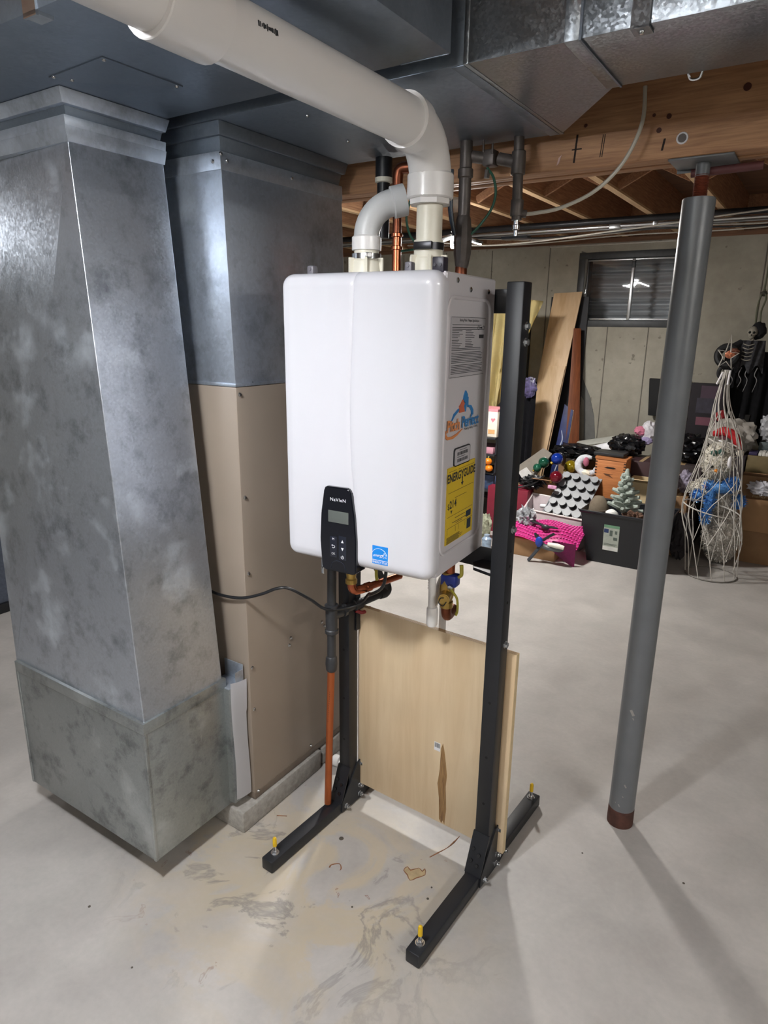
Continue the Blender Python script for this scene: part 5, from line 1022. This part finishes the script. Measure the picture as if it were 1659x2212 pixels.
# plastic bag with santa, boxes on the right
carton('right_low_carton', 'lowest brown carton of the stack at right edge', .778, 1.20, 3.77, 4.15, 0, .228, M_CARDD)
carton('right_mid_carton', 'second brown carton of the stack at right edge, slightly wider', .752, 1.22, 3.75, 4.13, .229, .452, M_CARD)
oc = carton('right_open_carton', 'open brown carton with white wrapping, third of the right stack', .748, 1.18, 3.80, 4.12, .453, .60, M_CARDD, True)
text('carton_text', 'mericr', oc, (.865, 3.799, .463), (1,0,0), (0,0,1), .03, P('#c9b28c', .7))
carton('olive_carton', 'olive flat box on top of the right stack', .752, 1.15, 3.87, 4.14, .604, .725, P('#6e6040', .7))
solo('white_wrapping', MB().blob((.885, 3.765, .53), (.085, .05, .045), 4, .5, 4, 3), P('#c4c4cb', .5, 0, .1, 30, .3), 'crumpled white wrapping spilling from the open carton', 'wrapping', (.88, 3.77, .5))
for k in range(6): solo('white_book', MB().box(.815+k*.021, .834+k*.021, 3.885, 4.0, .726, .748+.004*(k % 2), .001), P('#d6d5cf', .6), ['first', 'second', 'third', 'fourth', 'fifth', 'sixth'][k]+' white booklet from the left in the row on the olive box', 'book', (.82+k*.021, 3.9, .726), group='white booklets on the olive box')
solo('purple_box', MB().box(.757, .808, 3.88, 4.0, .726, .747, .002), P('#33294f', .5), 'small purple box left of the white booklets', 'box', (.78, 3.9, .726))
solo('grey_tray_box', MB().box(.80, 1.0, 4.03, 4.12, .726, .80, .004), P('#4e5a5c', .5), 'grey-green tray on the olive box behind the booklets', 'tray', (.9, 4.05, .726))
solo('grey_bag', MB().blob((.86, 4.06, .90), (.07, .05, .10), 4, .3, 4, 6), P('#9c9ea3', .4, 0, .15, 30, .4), 'grey plastic bag on the tray at far right edge', 'bag', (.86, 4.06, .8))
carton('plush_support', 'dark bin under the plastic-wrapped plush right of the column', .53, .74, 3.92, 4.2, 0, .70, P('#332c30', .7))
sn = thing('hat_plush', 'plush in red hat wrapped in a clear bag behind the wire tree', 'plush', (.62, 4.0, .72), 'H')
part('bag', MB().blob((.63, 4.04, .825), (.15, .11, .12), 4, .22, 3, 5), P('#a9a49d', .25, 0, .12, 25, .3, .2), sn)
part('pink_tint', MB().blob((.585, 3.955, .84), (.05, .03, .04), 3, .2), P('#d993a6', .5), sn)
part('red_hat', MB().tube([(.52, 3.92, .842), (.58, 3.89, .87), (.64, 3.87, .855), (.685, 3.86, .80), (.70, 3.86, .755)], [.02, .032, .032, .026, .016], 10, 4), P('#b0161f', .7, 0, .1, 40, .2), sn)
part('pompom', MB().blob((.707, 3.855, .735), (.024, .022, .024), 3, .2, 6), P('#d8d0c0', .9, 0, .1, 60, .5), sn)
part('red_cap', MB().blob((.53, 4.06, .955), (.035, .03, .04), 3, .2), P('#8c1c22', .7), sn)
# tinsel snowman
sm = thing('tinsel_snowman', 'white and silver tinsel snowman with blue scarf inside the wire tree', 'decoration', (.66, 3.66, 0), 'H')
M_TIN = P('#b9b4ac', .3, .25, .45, 120, 1.0); M_FUR = P('#cfcabd', .9, 0, .12, 60, .6); M_BLT = P('#4d86c4', .3, .2, .4, 120, .9)
part('base', MB().blob((.685, 3.66, .20), (.115, .10, .20), 5, .14, 9, 2, -.98), M_TIN, sm, 80)
part('belly', MB().blob((.655, 3.66, .45), (.115, .10, .12), 5, .14, 9, 3), M_TIN, sm, 80)
part('head', MB().blob((.60, 3.65, .70), (.095, .08, .125), 5, .1, 9, 4), M_FUR, sm, 80)
part('shoulder', MB().blob((.545, 3.64, .50), (.09, .07, .075), 4, .15, 7, 6), M_FUR, sm, 80)
part('scarf', MB().tube([(.555, 3.555, .57), (.63, 3.54, .545), (.70, 3.555, .56), (.735, 3.60, .60)], [.02, .035, .04, .03], 12, 4).tube([(.60, 3.545, .55), (.60, 3.54, .45), (.585, 3.545, .36), (.575, 3.55, .30)], [.024, .028, .024, .026], 10, 4).blob((.76, 3.60, .46), (.04, .03, .04), 3, .3, 5), M_BLT, sm, 80)
random.seed(3)
def tinsel(cs, n, sz, mat, nm):
    mb = MB(); b = bmesh.new()
    for _ in range(n):
        (c, r) = random.choice(cs); d = Vector((random.gauss(0, 1), -abs(random.gauss(0, 1)), random.gauss(0, 1))).normalized()
        p = Vector(c)+Vector((d.x*r[0], d.y*r[1], d.z*r[2])); s_ = d.orthogonal().normalized(); q = Matrix.Rotation(random.uniform(0, 6.28), 3, d) @ s_
        b.faces.new([b.verts.new(p-q*sz*.25), b.verts.new(p+q*sz*.25), b.verts.new(p+d*sz+q*sz*random.uniform(-.8, .8))])
    me = bpy.data.meshes.new('t'); b.to_mesh(me); b.free(); mb.bm.from_mesh(me); bpy.data.meshes.remove(me)
    part(nm, mb, mat, sm, kind='stuff')
tinsel([((.685, 3.66, .20), (.112, .10, .19)), ((.655, 3.66, .45), (.112, .10, .115))], 1400, .02, P('#d5d2cb', .18, .6, .3, 60), 'silver_tinsel')
tinsel([((.63, 3.545, .55), (.085, .03, .035)), ((.71, 3.56, .57), (.04, .04, .04)), ((.60, 3.545, .45), (.027, .03, .06)), ((.585, 3.545, .35), (.027, .03, .06)), ((.76, 3.60, .46), (.042, .032, .042)), ((.52, 3.57, .47), (.04, .03, .035))], 900, .02, P('#5f9ade', .2, .4, .3, 60), 'blue_tinsel')
tinsel([((.60, 3.65, .70), (.095, .08, .12)), ((.545, 3.64, .50), (.09, .07, .075))], 900, .018, M_FUR, 'white_fur')
part('mitten', MB().blob((.52, 3.57, .47), (.04, .03, .035), 3, .3, 5), M_BLT, sm, 80)
part('eye', MB().blob((.575, 3.572, .675), (.012, .008, .012), 2).blob((.625, 3.572, .675), (.012, .008, .012), 2), P('#1b2422', .5), sm)
part('brow', MB().blob((.578, 3.575, .765), (.02, .01, .018), 3, .3).blob((.622, 3.575, .775), (.02, .01, .02), 3, .3), P('#2d5148', .8), sm)
part('nose', MB().lathe([(.012, 0), (.008, .02), (.001, .045)], (.605, 3.57, .65), (.4, -1, -.1), 12), P('#c87a2c', .6), sm)
part('red_berry', MB().blob((.56, 3.56, .535), (.016, .012, .014), 2), P('#b51f22', .4), sm)
# leaning wire tree
wt = thing('wire_tree', 'leaning white wire-frame lighted tree with star top at right', 'decoration', (.6, 3.35, 0), 'H')
M_WIRE = P('#bdb9b2', .5, 0, .1, 40)
top = Vector((.600, 3.40, 1.36)); bc = Vector((.655, 3.38, .06)); RX, RY = .19, .19
rg = []
for (t, z, r, sx_) in ((.5, .86, .105, .01), (.8, .43, .19, -.01)):
    c = Vector((.60+(.045 if z > .6 else .03), 3.40, z)); ring = [(c.x+r*math.cos(R(a))*(.9), c.y+r*.8*math.sin(R(a)), c.z+.03*math.cos(R(a+180))) for a in range(0, 360, 20)]
    part('hoop', MB().tube(ring, .0042, 6, 1, True), M_WIRE, wt)
part('hoop', MB().tube([(.685+.155*math.cos(R(a)), 3.36+.15*math.sin(R(a)), .006) for a in range(0, 360, 20)], .004, 6, 1, True), P('#77736d', .6), wt)
random.seed(5)
for k in range(12):
    a = 2*math.pi*k/12
    p = [top+Vector((.012*math.cos(a), .012*math.sin(a), -.05)), Vector((.60+.04*math.cos(a), 3.40+.04*math.sin(a), 1.10)), Vector((.64+.10*math.cos(a), 3.40+.085*math.sin(a), .86)), Vector((.635+.175*math.cos(a+.25), 3.40+.15*math.sin(a+.25), .45)), Vector((.67+.165*math.cos(a+.45), 3.37+.15*math.sin(a+.45), .22)), Vector((.685+.152*math.cos(a+.7), 3.36+.148*math.sin(a+.7), .008))]
    p = [q+Vector((random.uniform(-.012, .012), random.uniform(-.012, .012), 0))*(1 if 0 < i < 5 else .2) for i, q in enumerate(p)]
    part('rib_wire', MB().tube(p, .0032, 6, 5), M_WIRE, wt)
for k in range(9):
    a = 2*math.pi*k/9
    p = [Vector((.61+.05*math.cos(a), 3.40+.05*math.sin(a), 1.05)), Vector((.64+.10*math.cos(a-.7), 3.40+.085*math.sin(a-.7), .84)), Vector((.635+.15*math.cos(a-1.5), 3.40+.13*math.sin(a-1.5), .62)), Vector((.635+.175*math.cos(a-2.3), 3.40+.15*math.sin(a-2.3), .44)), Vector((.67+.16*math.cos(a-3.1), 3.37+.15*math.sin(a-3.1), .22))]
    p = [q+Vector((random.uniform(-.018, .018), random.uniform(-.018, .018), random.uniform(-.02, .02))) for q in p]
    part('light_string', MB().tube(p, .0026, 5, 5), M_WIRE, wt)
sc = Vector((.597, 3.37, 1.395)); stp = []
for k in range(10):
    rr = .085 if k % 2 == 0 else .032; a = R(90+36*k-6); stp.append(sc+Vector((rr*.72*math.cos(a), 0, rr*(1.5 if k == 0 else 1)*math.sin(a))))
part('star', MB().tube(stp, .0034, 6, 1, True).tube([p+Vector((0, -.02, 0)) for p in stp], .0034, 6, 1, True), M_WIRE, wt)
part('star_centre', MB().blob(sc+Vector((.012, -.01, .01)), (.026, .016, .022), 3, .4, 4), P('#b06a4c', .4, .2, .4, 60), wt)
part('white_bulb', MB().cyl((.585, 3.36, 1.30), (.56, 3.36, 1.225), .006, seg=8).cyl((.625, 3.36, 1.31), (.62, 3.36, 1.225), .006, seg=8), M_PAPER, wt)
part('bulb_tag', MB().lathe([(.006, 0), (.014, .02), (.012, .06), (.004, .075)], (.70, 3.32, .72), seg=10), M_PAPER, wt)
solo('plush_toy', MB().blob((.40, 3.78, .51), (.05, .05, .08), 4, .25, 4, 4), P('#8d8799', .9, 0, .5, 40, .4), 'small grey plush with green collar right of the column base bags', 'plush', (.44, 3.95, .45))
carton('plush_carton', 'brown carton under the small grey plush behind the wire tree', .32, .45, 3.62, 3.88, 0, .43, M_CARDD)
solo('dark_sack', MB().blob((.45, 3.56, .17), (.07, .05, .16), 4, .3, 4, 7), P('#2a2528', .8, 0, .2, 30, .4), 'dark sack standing beside the black tote and wire tree', 'sack', (.36, 3.56, .1))
